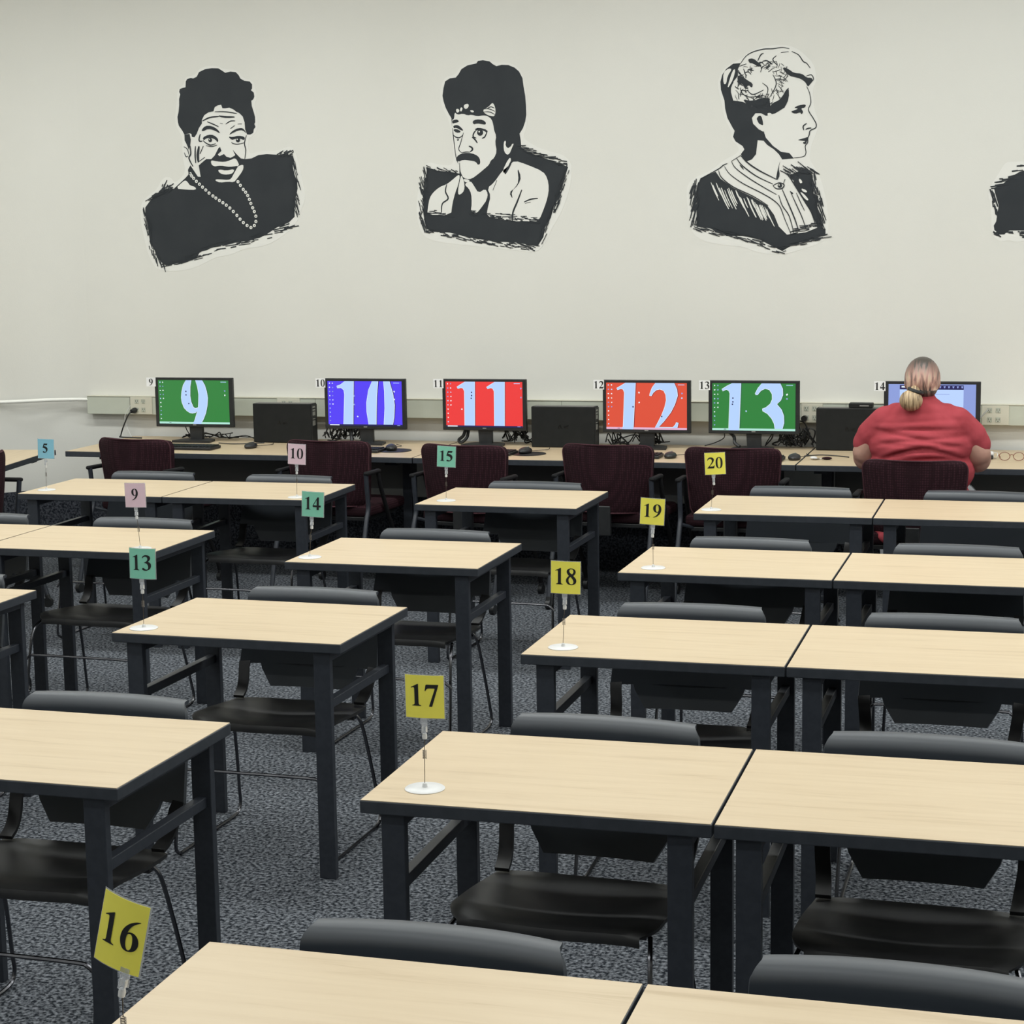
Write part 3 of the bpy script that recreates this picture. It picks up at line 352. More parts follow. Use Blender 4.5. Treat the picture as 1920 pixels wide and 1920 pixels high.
# ------------------------------------------------------------------ tables
TW, TD, TH = 0.7647, 0.586, 0.74
def make_table():
    t = empty('classroom_table')
    b = MB(); b.box((0, 0, TH-0.0155), (TW, TD, 0.029), edge_m, bev=0.0025); b.box((0, 0, TH-0.0006), (TW-0.004, TD-0.004, 0.0012), maple_m)
    b.build('tabletop', t)
    for sx in (-1, 1):
        for sy in (-1, 1):
            b = MB(); yy = (-TD/2+0.015+0.0125) if sy < 0 else (TD/2-0.04+0.0125)
            b.box((sx*(TW/2-0.0425-0.0265), yy, (TH-0.03)/2), (0.053, 0.025, TH-0.03), metal_m, bev=0.002); b.build('leg', t)
        b = MB(); b.box((sx*(TW/2-0.069), 0, 0.540), (0.026, TD-0.075, 0.028), metal_m, bev=0.002); b.build('side_stretcher', t)
        b = MB(); b.box((sx*(TW/2-0.069), 0, TH-0.045), (0.05, TD-0.075, 0.03), metal_m, bev=0.002); b.build('top_rail', t)
    return t
TABLES = [  # far-left corner x, y, rotation, which of the pair, label
 (-4.859, 8.573, 0.018, 0, 'light maple table in the far row under the blue card 5'), (-4.859, 8.573, 0.018, 1, 'light maple table in the far row under the pink card 10'),
 (-4.907, 7.080, 0.001, 0, 'maple table cut by the left edge, joined to the table with pink card 9'), (-4.907, 7.080, 0.001, 1, 'light maple table whose near corner holds the pink card 9'),
 (-4.943, 5.707, 0.0, 1, 'maple table at the left edge, only its right corner in view'),
 (-2.792, 8.566, -0.013, 0, 'lone light maple table holding the green card 15'), (-2.777, 7.006, 0.0, 0, 'lone light maple table holding the green card 14'),
 (-2.790, 5.695, -0.014, 0, 'lone light maple table holding the teal card 13'), (-2.733, 4.189, -0.009, 0, 'lone maple table at lower left, no card, its left end cut off'),
 (-1.501, 8.511, 0.003, 0, 'maple table in the far row holding the yellow card 20'), (-1.501, 8.511, 0.003, 1, 'maple table in the far row, joined right of the yellow card 20 table'),
 (-1.494, 7.032, -0.004, 0, 'maple table holding the yellow card 19'), (-1.494, 7.032, -0.004, 1, 'maple table joined right of the card 19 table, white stand base at its end'),
 (-1.474, 5.674, 0.005, 0, 'maple table holding the yellow card 18'), (-1.474, 5.674, 0.005, 1, 'maple table joined right of the yellow card 18 table'),
 (-1.424, 4.227, 0.010, 0, 'maple table holding the yellow card 17'), (-1.424, 4.227, 0.010, 1, 'maple table joined right of the yellow card 17 table'),
 (-1.378, 2.808, 0.003, 0, 'nearest maple table at the bottom, holding the yellow card 16'), (-1.378, 2.808, 0.003, 1, 'nearest maple table at the bottom right corner, joined right of the card 16 table')]
proto = make_table()
for i, (x, y, t, k, lab) in enumerate(TABLES):
    o = proto if i == 0 else copy_tree(proto)
    lx = k*(TW+0.0049)+TW/2; ly = -TD/2
    o.location = (x+lx*math.cos(t)-ly*math.sin(t), y+lx*math.sin(t)+ly*math.cos(t), 0); o.rotation_euler = (0, 0, t)
    tag(o, lab, 'table', 'maple topped classroom tables')
# ------------------------------------------------------------------ charcoal stacking chairs (front = -Y)
def make_chair():
    c = empty('stacking_chair')
    HW = 0.2365
    def by(x, z):       # back surface depth
        lean = -0.080*max(0, (0.700-z)/0.26)
        return lean - 0.030*(abs(x)/HW)**2.2
    def lip(z):
        t = min(1, max(0, (z-0.735)/0.0222)); return 0.026*(1-math.sqrt(1-t*t))
    b = MB(); zs = [0.520, 0.56, 0.60, 0.64, 0.68, 0.70, 0.72, 0.735, 0.743, 0.749, 0.7535, 0.756, 0.757]
    P = []
    for z in zs:
        inset = 0.0
        if z > 0.737: inset = 0.020*(1-math.sqrt(max(0, 1-((z-0.737)/0.0205)**2)))
        wd = HW+0.0135*(0.757-z)/0.237-inset
        P.append([Vector((x*wd/HW, by(x, z)+lip(z), z)) for x in [HW*(-1+2*k/16) for k in range(17)]])
    P.append([Vector((p.x*0.995, p.y+0.014, 0.7585)) for p in P[-1]]); P.append([Vector((p.x*0.985, p.y+0.010, 0.7550)) for p in P[-1]])
    b.grid(P, plas_m, 0.011)
    # tapered lower panel
    P = []
    for k in range(5):
        t = k/4; z = 0.447+t*0.074; hw = 0.138+0.040*min(1, t*1.15)
        P.append([Vector((x, by(x, z), z)) for x in [hw*(-1+2*j/10) for j in range(11)]])
    b.grid(P, plas_m, 0.010); b.build('backrest', c)
    for sx in (-1, 1):
        b = MB(); P = []
        for k in range(8):
            t = k/7; z = (0.524, 0.509, 0.493, 0.477, 0.461, 0.446, 0.433, 0.424)[k]; yo = (0, -0.004, -0.009, -0.016, -0.025, -0.038, -0.056, -0.080)[k]
            w1 = 0.250-0.016*t; w0 = w1-0.036; P.append([Vector((sx*x, -0.090+yo-0.01*t, z)) if k > 0 else Vector((sx*x, by(x, z), z)) for x in (w0, (w0+w1)/2, w1)])
        if sx > 0: P = P[::-1]
        b.grid(P, seat_m, 0.010); b.build('back_support', c)
    b = MB(); P = []; NV = 16; NU = 18
    for i in range(NV+1):
        v = i/NV; y = -0.165-0.350*v
        hw = 0.234+0.012*math.sin(min(1, v/0.55)*math.pi/2)
        if v > 0.8: hw -= 0.035*((v-0.8)/0.2)**2.5
        row = []
        for j in range(NU+1):
            u = -1+2*j/NU
            z = 0.424+0.030*v-0.020*(1-u*u)*math.sin(math.pi*min(1, v*1.05))**0.8
            if v > 0.74: z -= 0.020*((v-0.74)/0.26)**2
            if v < 0.12: z += 0.002*(1-v/0.12)
            z -= 0.008*abs(u)**6
            yy = y - 0.022*(1-u*u)*max(0, (v-0.5)/0.5) 
            row.append(Vector((u*hw, yy, z)))
        P.append(row)
    for dy, dz in ((-0.005, -0.007), (-0.007, -0.016), (-0.004, -0.024)): P.append([Vector((p.x*0.998, p.y+dy*0.6, p.z+dz)) for p in P[NV]])
    b.grid(P, seat_m, 0.010)
    b.build('seat', c)
    for sx in (-1, 1):
        b = MB()
        pts = spline([(sx*0.215, -0.215, 0.400), (sx*0.230, -0.195, 0.36), (sx*0.242, -0.155, 0.22), (sx*0.252, -0.125, 0.09), (sx*0.255, -0.115, 0.035), (sx*0.256, -0.15, 0.0075), (sx*0.256, -0.3, 0.006),
                      (sx*0.255, -0.52, 0.006), (sx*0.254, -0.580, 0.012), (sx*0.253, -0.600, 0.05), (sx*0.248, -0.575, 0.2), (sx*0.240, -0.540, 0.37), (sx*0.226, -0.480, 0.415)], 5)
        b.tube(pts, 0.0058, rod_m, 7); b.build('sled_leg', c)
    b = MB(); b.tube(spline([(-0.256, -0.580, 0.262), (-0.235, -0.582, 0.283), (-0.2, -0.582, 0.289), (0, -0.582, 0.290), (0.2, -0.582, 0.289), (0.235, -0.582, 0.283), (0.256, -0.580, 0.262)], 4), 0.0055, rod_m, 7); b.build('cross_rod', c)
    b = MB(); b.tube([(-0.215, -0.215, 0.392), (0.215, -0.215, 0.392)], 0.007, rod_m, 7); b.tube([(-0.215, -0.470, 0.410), (0.215, -0.470, 0.410)], 0.006, rod_m, 7)
    for sx in (-1, 1): b.box((sx*0.20, -0.215, 0.395), (0.03, 0.03, 0.02), blackp_m)
    b.build('seat_bracket', c)
    return c
CHAIRS = [(-4.472, 8.709, -1.2, 'behind the blue card 5 table'), (-3.702, 8.683, -2, 'behind the pink card 10 table'), (-2.402, 8.640, -2, 'behind the green card 15 table'),
 (-1.129, 8.675, -1.0, 'behind the yellow card 20 table'), (-0.330, 8.655, -1.0, 'behind the table right of card 20, cut by the right edge'),
 (-3.745, 7.185, -1.5, 'behind the pink card 9 table'), (-4.54, 7.195, 0, 'behind the table cut by the left edge, level with card 9'),
 (-2.400, 7.115, -1.5, 'behind the green card 14 table'), (-1.122, 7.143, -1.0, 'behind the yellow card 19 table'), (-0.338, 7.122, -2.0, 'behind the table right of card 19'),
 (-2.396, 5.803, -0.5, 'behind the teal card 13 table'), (-3.83, 5.83, 0, 'of which one back corner shows at the left edge near card 13'),
 (-1.098, 5.785, 1.5, 'behind the yellow card 18 table'), (-0.312, 5.775, 0, 'behind the table right of card 18'),
 (-2.355, 4.275, -0.3, 'behind the lone table at lower left'), (-1.034, 4.334, -2.0, 'behind the yellow card 17 table'), (-0.265, 4.335, -1.0, 'behind the table right of card 17'),
 (-0.990, 2.884, -1.0, 'behind the nearest table with card 16'), (-0.215, 2.905, -1.0, 'in the bottom right corner behind the nearest table')]
proto = make_chair()
for i, (x, y, r, lab) in enumerate(CHAIRS):
    o = proto if i == 0 else copy_tree(proto)
    o.location = (x*0.9957, y*0.9957, 0); o.rotation_euler = (0, 0, R_(r))
    tag(o, 'charcoal plastic chair '+lab, 'chair', 'charcoal stacking chairs tucked under the tables')
# ------------------------------------------------------------------ numbered card stands
def card_stand(x, y, colour, text, dx=0.0, roll=0.0, yaw=0.0, bend=0.004, dz=0.0, label=None, w=0.088, h=0.095, z0=0.74):
    t = empty('number_card_stand', (x, y, z0))
    b = MB(); b.lathe((0, 0, 0), [(0.001, 0), (0.0440, 0), (0.0445, 0.0015), (0.0425, 0.0032), (0.010, 0.0042), (0.001, 0.0042)], white_m, 40); b.lathe((0, 0, 0.004), [(0.006, 0), (0.0052, 0.006), (0.004, 0.009), (0.001, 0.0095)], white_m, 14)
    b.build('base', t)
    top = Vector((dx*0.7, 0, 0.118+dz)); b = MB()
    mid = Vector((dx*0.3, 0, 0.068)); b.tube([(0, 0, 0.01), mid], 0.0008, wire_m, 6)
    co = [mid+Vector((0.0042*math.cos(a), 0.0042*math.sin(a), 0.020*a/(2*math.pi*8))) for a in [2*math.pi*8*k/96 for k in range(97)]]
    b.tube(co, 0.0006, wire_m, 5); b.tube([mid+Vector((0, 0, 0.020)), top], 0.0008, wire_m, 6); b.build('spring_wire', t)
    Rm = Matrix.Rotation(R_(roll), 4, 'Y') @ Matrix.Rotation(R_(yaw), 4, 'Z')
    b = MB(); b.M = Matrix.Translation(top) @ Rm
    b.lathe((0, 0, -0.008), [(0.001, 0), (0.0052, 0.001), (0.0056, 0.008), (0.0045, 0.013), (0.001, 0.014)], white_m, 14)
    b.box((0, -0.004, 0.017), (0.011, 0.0016, 0.022), clear_m, rot=Matrix.Rotation(R_(-8), 4, 'X')); b.box((0, 0.0045, 0.017), (0.011, 0.0016, 0.022), clear_m, rot=Matrix.Rotation(R_(8), 4, 'X'))
    b.box((0.004, 0, 0.014), (0.0015, 0.008, 0.012), white_m); b.box((-0.004, 0, 0.014), (0.0015, 0.008, 0.012), white_m); b.box((0, -0.0028, 0.032), (0.016, 0.0010, 0.013), clear_m)
    b.build('clip', t)
    C0 = Vector((dx, 0, 0.205+dz)); hw, hh = w/2, h/2
    def fn(a, bb, off=0.0):
        p = Vector((a, -off + bend*((a/hw)**2) , bb)); return C0 + (Rm @ p)
    b = MB()
    b.grid([[fn(a*hw, k*hh) for a in [-1+2*j/10 for j in range(11)]] for k in (-1, -0.33, 0.33, 1)], paper[colour], 0.0005)
    b.grid([[fn(a*(hw+0.002), k*(hh+0.002), -0.0012) for a in [-1+2*j/10 for j in range(11)]] for k in (-1, 0, 1)], clear_m, 0.0003)
    cd = b.build('card', t)
    b = MB(); number(b, text, 0, 0.004, 0.049 if len(text) > 1 else 0.046, ink_m, lambda a, q: fn(a, q, 0.0012)); b.build('number', cd)
    tag(t, label, 'sign', 'clip stands with numbered cards'); return t
ST = 'white round clip stand holding the '
card_stand(-4.769, 8.125, 'blue', '5', 0.006, 1.5, 0, label=ST+'blue card 5')
card_stand(-3.425, 8.095, 'pink', '10', 0.004, 2.5, 0, label=ST+'pink card 10')
card_stand(-2.690, 8.110, 'green', '15', 0.004, 2.5, 0, label=ST+'green card 15 on the far lone table')
card_stand(-1.442, 8.040, 'yellow', '20', 0.017, -2.5, 10, label=ST+'yellow card 20')
card_stand(-3.464, 6.590, 'pink', '9', -0.014, -1, 0, dz=0.008, label=ST+'pink card 9')
card_stand(-2.718, 6.530, 'green', '14', 0.017, 2.5, 0, label=ST+'green card 14')
card_stand(-1.389, 6.560, 'yellow', '19', -0.003, 3, 0, dz=0.002, label=ST+'yellow card 19')
card_stand(-2.728, 5.190, 'green', '13', 0.001, 1, 0, bend=0.008, label=ST+'teal card 13, shiny at its top')
card_stand(-1.372, 5.200, 'yellow', '18', 0.009, 1, 0, dz=0.004, label=ST+'yellow card 18')
card_stand(-1.307, 3.752, 'yellow', '17', 0.003, -0.5, 0, dz=0.002, label=ST+'yellow card 17')
card_stand(-1.270, 2.300, 'yellow', '16', 0.001, 13, -10, bend=0.006, label=ST+'tilted yellow card 16, nearest the camera', dz=0.008, w=0.080, h=0.108)
card_stand(-0.036, 6.55, 'yellow', '', 0.06, 4, 0, label='white round stand base just entering at the right edge on the far table')
# ------------------------------------------------------------------ wall desks
def wall_desk(loc, rz, Ld, D, legx, label, panel):
    t = empty('computer_desk', loc, rz)
    b = MB(); b.box((Ld/2, D/2, 0.7235), (Ld, D, 0.032), edge_m, bev=0.003); b.box((Ld/2, D/2, 0.7394), (Ld-0.004, D-0.004, 0.0012), maple_m); b.build('desktop', t)
    for x in legx:
        b = MB(); b.box((x, D*0.45, 0.36), (0.055, 0.10, 0.66), metal_m, bev=0.004); b.box((x, D*0.47, 0.025), (0.055, D*0.8, 0.03), metal_m, bev=0.004)
        b.box((x, D*0.48, 0.697), (0.07, D*0.8, 0.02), metal_m); b.box((x, D*0.45, 0.0055), (0.05, D*0.78, 0.009), blackp_m); b.build('leg', t)
    if panel:
        b = MB(); b.box(((panel[0]+panel[1])/2, D*0.55, 0.60), (panel[1]-panel[0], 0.018, 0.20), panel_m, bev=0.002); b.build('modesty_panel', t)
    tag(t, label, 'desk'); return t
DY = 9.72; DD = 0.86
wall_desk((-5.57, DY, 0), 0, 2.15, DD, (0.22, 2.0), 'left maple desk along the back wall, carrying monitors 9 and 10', (0.30, 1.97))
wall_desk((-3.415, DY, 0), 0, 2.115, DD, (0.15, 1.97), 'middle maple desk along the back wall, carrying monitors 11 and 12', (0.18, 1.94))
wall_desk((-1.295, DY, 0), 0, 2.15, DD, (0.12, 2.0), 'maple desk along the back wall where the person sits', (0.15, 1.97))
t = wall_desk((-5.667, 9.785, 0), R_(-80.5), 2.0, 0.70, (0.22, 1.8), 'short-seen maple desk at the left edge beside the corner, set at an angle', None)
# the angled desk extends away from the aisle: its local +Y must point to -X
t.rotation_euler = (0, 0, R_(99.5)); t.location = (-5.667+0.165*2.0, 9.785-0.986*2.0, 0)
# ------------------------------------------------------------------ raceway, conduit
rc = empty('wall_raceway', (-5.88, YW, 0.875))
b = MB(); Lr = 10.2; b.box((Lr/2, -0.028, 0.058), (Lr, 0.056, 0.112), beige_m, bev=0.002); b.box((Lr/2, -0.030, 0.1155), (Lr, 0.060, 0.003), ivory_m)
for x in (0.30, 1.55, 3.1, 4.75, 6.2): b.box((x, -0.0565, 0.058), (0.0015, 0.001, 0.110), slot_m)
b.build('channel', rc)
for x0, x1 in ((0.305, 0.455), (1.30, 1.45), (4.50, 4.62), (5.49, 5.635)):
    b = MB(); b.box(((x0+x1)/2, -0.059, 0.058), (x1-x0, 0.006, 0.108), ivory_m, bev=0.002); pl = b.build('cover_plate', rc)
    xm = (x0+x1)/2
    for r in range(2):
        for q in range(2):
            b = MB(); cx = xm-0.030+q*0.045; cz = 0.085-r*0.052
            b.box((cx, -0.0625, cz), (0.026, 0.002, 0.026), beige_m, bev=0.003)
            b.box((cx-0.006, -0.064, cz+0.003), (0.0025, 0.002, 0.010), slot_m); b.box((cx+0.006, -0.064, cz+0.003), (0.0025, 0.002, 0.010), slot_m); b.box((cx, -0.064, cz-0.008), (0.005, 0.002, 0.004), slot_m)
            b.build('socket', pl)
tag(rc, 'long putty coloured wiring raceway on the back wall behind the monitors', 'raceway')
cd = empty('conduit_pipe', (-6.3, 10.35, 0.965))
def off(p): return (p[0]+6.3, p[1]-10.35, p[2]-0.965)
e1 = Vector((CX+dirx*0.30, YW+diry*0.30, 0)); nrm = Vector((0.766, -0.643, 0))
pp = [(-5.875, 10.575, 0.967), (-5.99, 10.560, 0.967), (-6.12, 10.505, 0.967), (-6.26, 10.385, 0.967)]
for s_ in (0.45, 0.8, 1.4, 2.4):
    q = Vector((CX+dirx*s_, YW+diry*s_, 0.967))+nrm*0.018; pp.append(tuple(q))
b = MB(); b.tube(spline([off(p) for p in pp], 8), 0.0115, pipe_m, 12); b.build('pipe', cd)
b = MB(); q = Vector((CX+dirx*0.42, YW+diry*0.42, 0.945))+nrm*0.012
b.tube(spline([off(q+Vector((0.014*math.cos(a)*0.643, 0.014*math.cos(a)*0.766, 0.010*math.sin(a)))) for a in [k*math.pi/6 for k in range(13)]], 2), 0.003, white_m, 6)
b.box(off(q+Vector((0, 0, 0.022))), (0.012, 0.014, 0.03), white_m); b.build('clamp', cd)
tag(cd, 'white conduit pipe running round the corner into the raceway', 'pipe')
# plug and hanging cord
pg = empty('power_plug', (-5.542, 10.555, 0.905))
b = MB(); b.tube([(0, -0.000, 0), (0, -0.018, -0.001), (-0.004, -0.045, -0.004)], 0.014, blackp_m, 12, rs=[0.017, 0.017, 0.011]); b.build('plug_head', pg)
b = MB(); b.tube(spline([(-0.004, -0.045, -0.004), (-0.02, -0.06, -0.03), (-0.055, -0.06, -0.10), (-0.08, -0.05, -0.155), (-0.05, -0.10, -0.160), (0.1, -0.12, -0.161)], 6), 0.0045, blackp_m, 8); b.build('cord', pg)
b = MB(); b.tube(spline([(-0.01, -0.035, 0.035), (-0.045, -0.05, -0.03), (-0.03, -0.06, -0.10), (0.005, -0.08, -0.150), (0.02, -0.10, -0.162)], 6), 0.0016, white_m, 6); b.build('thin_white_cord', pg)
tag(pg, 'black round plug with hanging cord in the raceway left of monitor 9', 'plug')
# ------------------------------------------------------------------ monitors
SW, SH = 0.466, 0.265
def P2(s): return [tuple(float(v) for v in t.split(',')) for t in s.split()]
SCR = {}
SCR['9'] = ('green', [P2('.40,0 .36,.115 .335,.27 .326,.40 .332,.50 .36,.63 .40,.70 .443,.745 .48,.753 .52,.738 .55,.705 .53,.80 .51,.90 .485,.975 .598,.975 .63,.88 .665,.745 .69,.565 .70,.40 .687,.25 .665,.115 .63,0 .538,0 .563,.147 .576,.325 .57,.50 .563,.62 .538,.64 .513,.645 .487,.607 .462,.50 .45,.356 .456,.147 .475,0')])
SCR['10'] = ('blue', [P2('.355,0 .333,.985 .207,.985 .23,.30 .222,.20 .185,.147 .133,.152 .126,.116 .178,.084 .237,0'), P2('.607,0 .556,.2 .526,.476 .526,.68 .55,.985 .647,.985 .652,.73 .662,.35 .684,0'), P2('.76,0 .77,.22 .77,.6 .752,.985 .867,.985 .889,.8 .9,.527 .88,.27 .837,0')])
one = '.255,0 .382,0 .373,.985 .245,.985 .248,.21 .23,.145 .205,.13 .161,.15 .149,.12 .205,.06'
SCR['11'] = ('red', [P2(one), [(u+.388, v) for u, v in P2(one)]])
SCR['12'] = ('orange', [P2('.24,0 .365,0 .335,.985 .21,.985 .229,.21 .213,.14 .187,.125 .142,.15 .132,.12 .187,.065'),
    P2('.613,0 .574,.1 .545,.235 .542,.27 .561,.275 .587,.2 .626,.145 .67,.13 .716,.16 .742,.25 .748,.365 .73,.51 .69,.69 .64,.86 .594,.985 .877,.985 .893,.85 .871,.84 .858,.895 .826,.95 .652,.95 .716,.815 .8,.625 .85,.455 .884,.27 .877,.14 .845,0')])
SCR['13'] = ('green', [P2('.24,0 .345,0 .324,.985 .2,.985 .215,.22 .202,.16 .171,.13 .127,.165 .116,.13 .18,.06'),
    P2('.596,0 .554,.1 .52,.215 .528,.24 .546,.238 .585,.15 .637,.105 .69,.13 .723,.225 .725,.335 .7,.435 .648,.51 .606,.54 .611,.58 .668,.635 .72,.74 .75,.85 .76,.985 .84,.985 .863,.83 .86,.68 .834,.555 .777,.435 .824,.35 .848,.24 .845,.11 .819,0')])
def grow(lp, d):
    # offset a loop outward by d (uv units, v scaled by aspect)
    n = len(lp); out = []
    ar = sum(lp[i][0]*lp[(i+1) % n][1]-lp[(i+1) % n][0]*lp[i][1] for i in range(n)); sg = 1 if ar > 0 else -1
    for i in range(n):
        x0, y0 = lp[i-1]; x1, y1 = lp[(i+1) % n]; tx, ty = (x1-x0)*SW, (y1-y0)*SH; l = math.hypot(tx, ty) or 1
        out.append((min(1, max(0, lp[i][0]+sg*ty/l*d/SW)), min(1, max(0, lp[i][1]-sg*tx/l*d/SH))))
    return out
def monitor(x0, x1, y, num, seed):
    W = x1-x0; t = empty('monitor', ((x0+x1)/2*1.002, y, 0.74)); zb, zt = 0.090, 0.389; rnd = random.Random(seed)
    b = MB(); b.box((0, -0.012, (zb+zt)/2), (W, 0.026, zt-zb), blackp_m, bev=0.003); b.box((0, 0.012, (zb+zt)/2+0.01), (W*0.7, 0.03, 0.2), blackp_m, bev=0.01)
    b.box((0.0, -0.0255, zb+0.0135), (0.022, 0.0008, 0.006), grey_m); b.build('casing', t)
    yf = -0.0256; u0 = -SW/2; v0 = zt-0.015
    fn = lambda off: (lambda u, v: Vector((u0+u*SW, yf-off, v0-v*SH)))
    R4 = lambda u, v, w_, h_: [[(u, v), (u+w_, v), (u+w_, v+h_), (u, v+h_)]]
    b = MB()
    if num in SCR:
        base, dig = SCR[num]; b.poly(R4(0, 0, 1, 1), SC[base], fn(0))
        dk = {'green': 'dgreen', 'blue': 'navy', 'red': 'dred', 'orange': 'dred'}[base]
        for lp in dig:
            lp = chaikin(lp, 1) if False else lp
            b.poly([[(min(1, u+.006), v) for u, v in grow(lp, 0.0035)]], SC[dk], fn(0.0003)); b.poly([grow(lp, 0.0022)], SC['white'], fn(0.0006)); b.poly([lp], SC['pale'], fn(0.0009))
        ic = [SC['white'], SC['pale'], SC['white'], SC['lilac']]
        def icon(u, v, s=0.022):
            k = rnd.randint(6, 9); lp = [(u+s*0.5*math.cos(2*math.pi*i/k)*rnd.uniform(.5, 1), v+s*0.9*math.sin(2*math.pi*i/k)*rnd.uniform(.5, 1)) for i in range(k)]
            b.poly([lp], rnd.choice(ic), fn(0.0012))
        for i in range(10): icon(0.028, 0.05+i*0.093)
        for i in range({'9': 5, '10': 6, '11': 6, '12': 6, '13': 6}[num]): icon(0.068, 0.05+i*0.093)
        for q in {'9': [(.945, .24), (.945, .34)], '10': [(.36, .33), (.36, .52), (.40, .79), (.90, .23), (.90, .4)], '11': [(.21, .61), (.98, .14), (.98, .34)], '12': [(.41, .21), (.41, .42), (.94, .22), (.94, .32)], '13': [(.41, .59), (.90, .23), (.90, .32)]}[num]: icon(q[0], q[1], 0.028)
        b.poly(R4(.89, .03, .08, .014), ic[1], fn(0.0012))
        for q in {'9': [(.395, .24), (.395, .32), (.43, .52)], '11': [(.34, .22), (.34, .29), (.335, .35)], '12': [(.335, .5), (.69, .7)], '13': [(.25, .3), (.25, .38), (.245, .43)], '10': []}[num]: b.poly(R4(q[0]-.008, q[1], .016, .03), SC['navy'], fn(0.0012))
        if num in '9 13 12'.split(): b.poly(R4(0, .955, 1, .045), SC['taskp' if num == '12' else 'task'], fn(0.0010)); b.poly(R4(.14, .97, .03, .012), SC['navy'], fn(0.0012)); b.poly([[(max(0, u), v) for u, v in P2({'9': '.485,.95 .6,.95 .6,1 .485,1', '13': '.2,.95 .325,.95 .325,1 .2,1', '12': '.2,.95 .335,.95 .335,1 .2,1'}[num])]], SC['pale'], fn(0.0013))
        else: b.poly(R4(0, .965, 1, .035), SC['navy'], fn(0.0010)); b.poly(R4(.02, .970, .13, .022), SC['white'], fn(0.0012)); b.poly(R4(.93, .972, .04, .014), SC['lilac'], fn(0.0012))
    else:
        b.poly(R4(0, 0, 1, 1), SC['lilac'], fn(0)); b.poly(R4(.13, .02, .73, .09), SC['navy'], fn(0.0003)); b.poly(R4(.13, .11, .73, .89), SC['doc'], fn(0.0003))
        for i in range(6): b.poly([[(.58+i*.05, .04), (.605+i*.05, .035), (.60+i*.05, .075), (.588+i*.05, .08)]], SC['lilac'], fn(0.0006))
        b.poly(R4(.15, .04, .06, .03), SC['white'], fn(0.0006)); b.poly(R4(.66, .46, .10, .012), SC['lilac'], fn(0.0006)); b.poly(R4(.66, .50, .07, .012), SC['lilac'], fn(0.0006)); b.poly(R4(.3, .2, .4, .01), SC['lilac'], fn(0.0006))
    b.build('screen', t)
    b = MB(); b.grid([[Vector((-0.038-0.002*k, -0.006+0.02*0, 0.01+0.03*k)), Vector((0.038+0.002*k, -0.006, 0.01+0.03*k))] for k in range(6)], blackp_m, 0.004)
    b.box((0, 0.015, 0.10), (0.074, 0.035, 0.19), blackp_m, bev=0.008); b.build('stand_neck', t)
    b = MB(); b.poly([[(-0.125, -0.09), (0.125, -0.09), (0.11, 0.02), (0.06, 0.06), (-0.06, 0.06), (-0.11, 0.02)]], blackp_m, lambda a, c: Vector((a, c, 0.013)), flip=True)
    lp = [(-0.125, -0.09), (0.125, -0.09), (0.11, 0.02), (0.06, 0.06), (-0.06, 0.06), (-0.11, 0.02)]
    for i in range(6): p, q = lp[i], lp[(i+1) % 6]; b.quad([(p[0], p[1], 0.0005), (q[0], q[1], 0.0005), (q[0], q[1], 0.013), (p[0], p[1], 0.013)], blackp_m)
    b.build('stand_base', t)
    b = MB(); cx = -W/2-0.022; cz = zt-0.027; b.box((cx, -0.0275, cz), (0.062, 0.0012, 0.054), paper['white'])
    tg = b.build('number_tag', t); b = MB(); number(b, num, cx, cz, 0.042, ink_m, lambda a, q: Vector((a, -0.0290, q))); b.build('number', tg)
    nm = {'9': 'green screen and a large 9', '10': 'violet blue screen and a large 10', '11': 'bright red screen and a large 11', '12': 'orange red screen and a large 12', '13': 'green screen and a large 13', '14': 'document open, tagged 14, in front of the person'}[num]
    tag(t, 'black monitor with '+nm, 'monitor', 'monitors along the back wall desks'); return t
for k, (x0, x1, y, n) in enumerate([(-5.267, -4.752, 10.34, '9'), (-4.169, -3.659, 10.36, '10'), (-3.439, -2.930, 10.38, '11'), (-2.478, -1.970, 10.38, '12'), (-1.873, -1.363, 10.40, '13'), (-0.906, -0.390, 10.42, '14')]):
    monitor(x0, x1, y, n, k)
# ------------------------------------------------------------------ computers, keyboards, mice
def computer(x, y, label, group='black computers on the wall desks'):
    t = empty('desktop_computer', (x, y, 0.74)); w_, h_, d_ = 0.375, 0.236, 0.095
    b = MB(); b.box((0, 0, h_/2+0.001), (w_, d_, h_-0.002), case_m, bev=0.004); b.box((0, 0, h_-0.0005), (w_-0.02, d_-0.02, 0.002), panel_m)
    # faint raised dark mark on the side panel
    fn = lambda a, q: Vector((a, -d_/2-0.0008, q))
    for lp in (P2('-.030,.110 -.020,.132 -.014,.132 -.004,.110 -.011,.110 -.017,.125 -.023,.110'), P2('.002,.122 .034,.130 .034,.125 .010,.119'), P2('.006,.117 .034,.108 .034,.113 .014,.119')): b.poly([lp], gloss_m, fn)
    b.build('case', t)
    b = MB(); b.box((w_/2+0.002, 0, h_/2), (0.004, d_-0.012, h_-0.014), blackp_m)
    for z, hh in ((0.215, 0.008), (0.198, 0.008), (0.176, 0.022), (0.145, 0.006), (0.12, 0.03)): b.box((w_/2+0.005, -0.01, z), (0.003, 0.035, hh), grey_m)
    b.build('port_panel', t); tag(t, label, 'computer', group)
computer(-4.452, 10.375, 'black desktop computer standing between monitors 9 and 10'); computer(-2.712, 10.375, 'black desktop computer standing between monitors 11 and 12'); computer(-1.090, 10.455, 'black desktop computer left of monitor 14, a small black box on top')
b = MB(); b.box((0, 0, 0.013), (0.13, 0.08, 0.025), case_m, bev=0.004); b.box((0.02, -0.0405, 0.013), (0.05, 0.001, 0.006), grey_m)
tag(b.build('network_box', None, (-1.035, 10.455, 0.978)), 'small flat black box on top of the computer left of monitor 14', 'device')
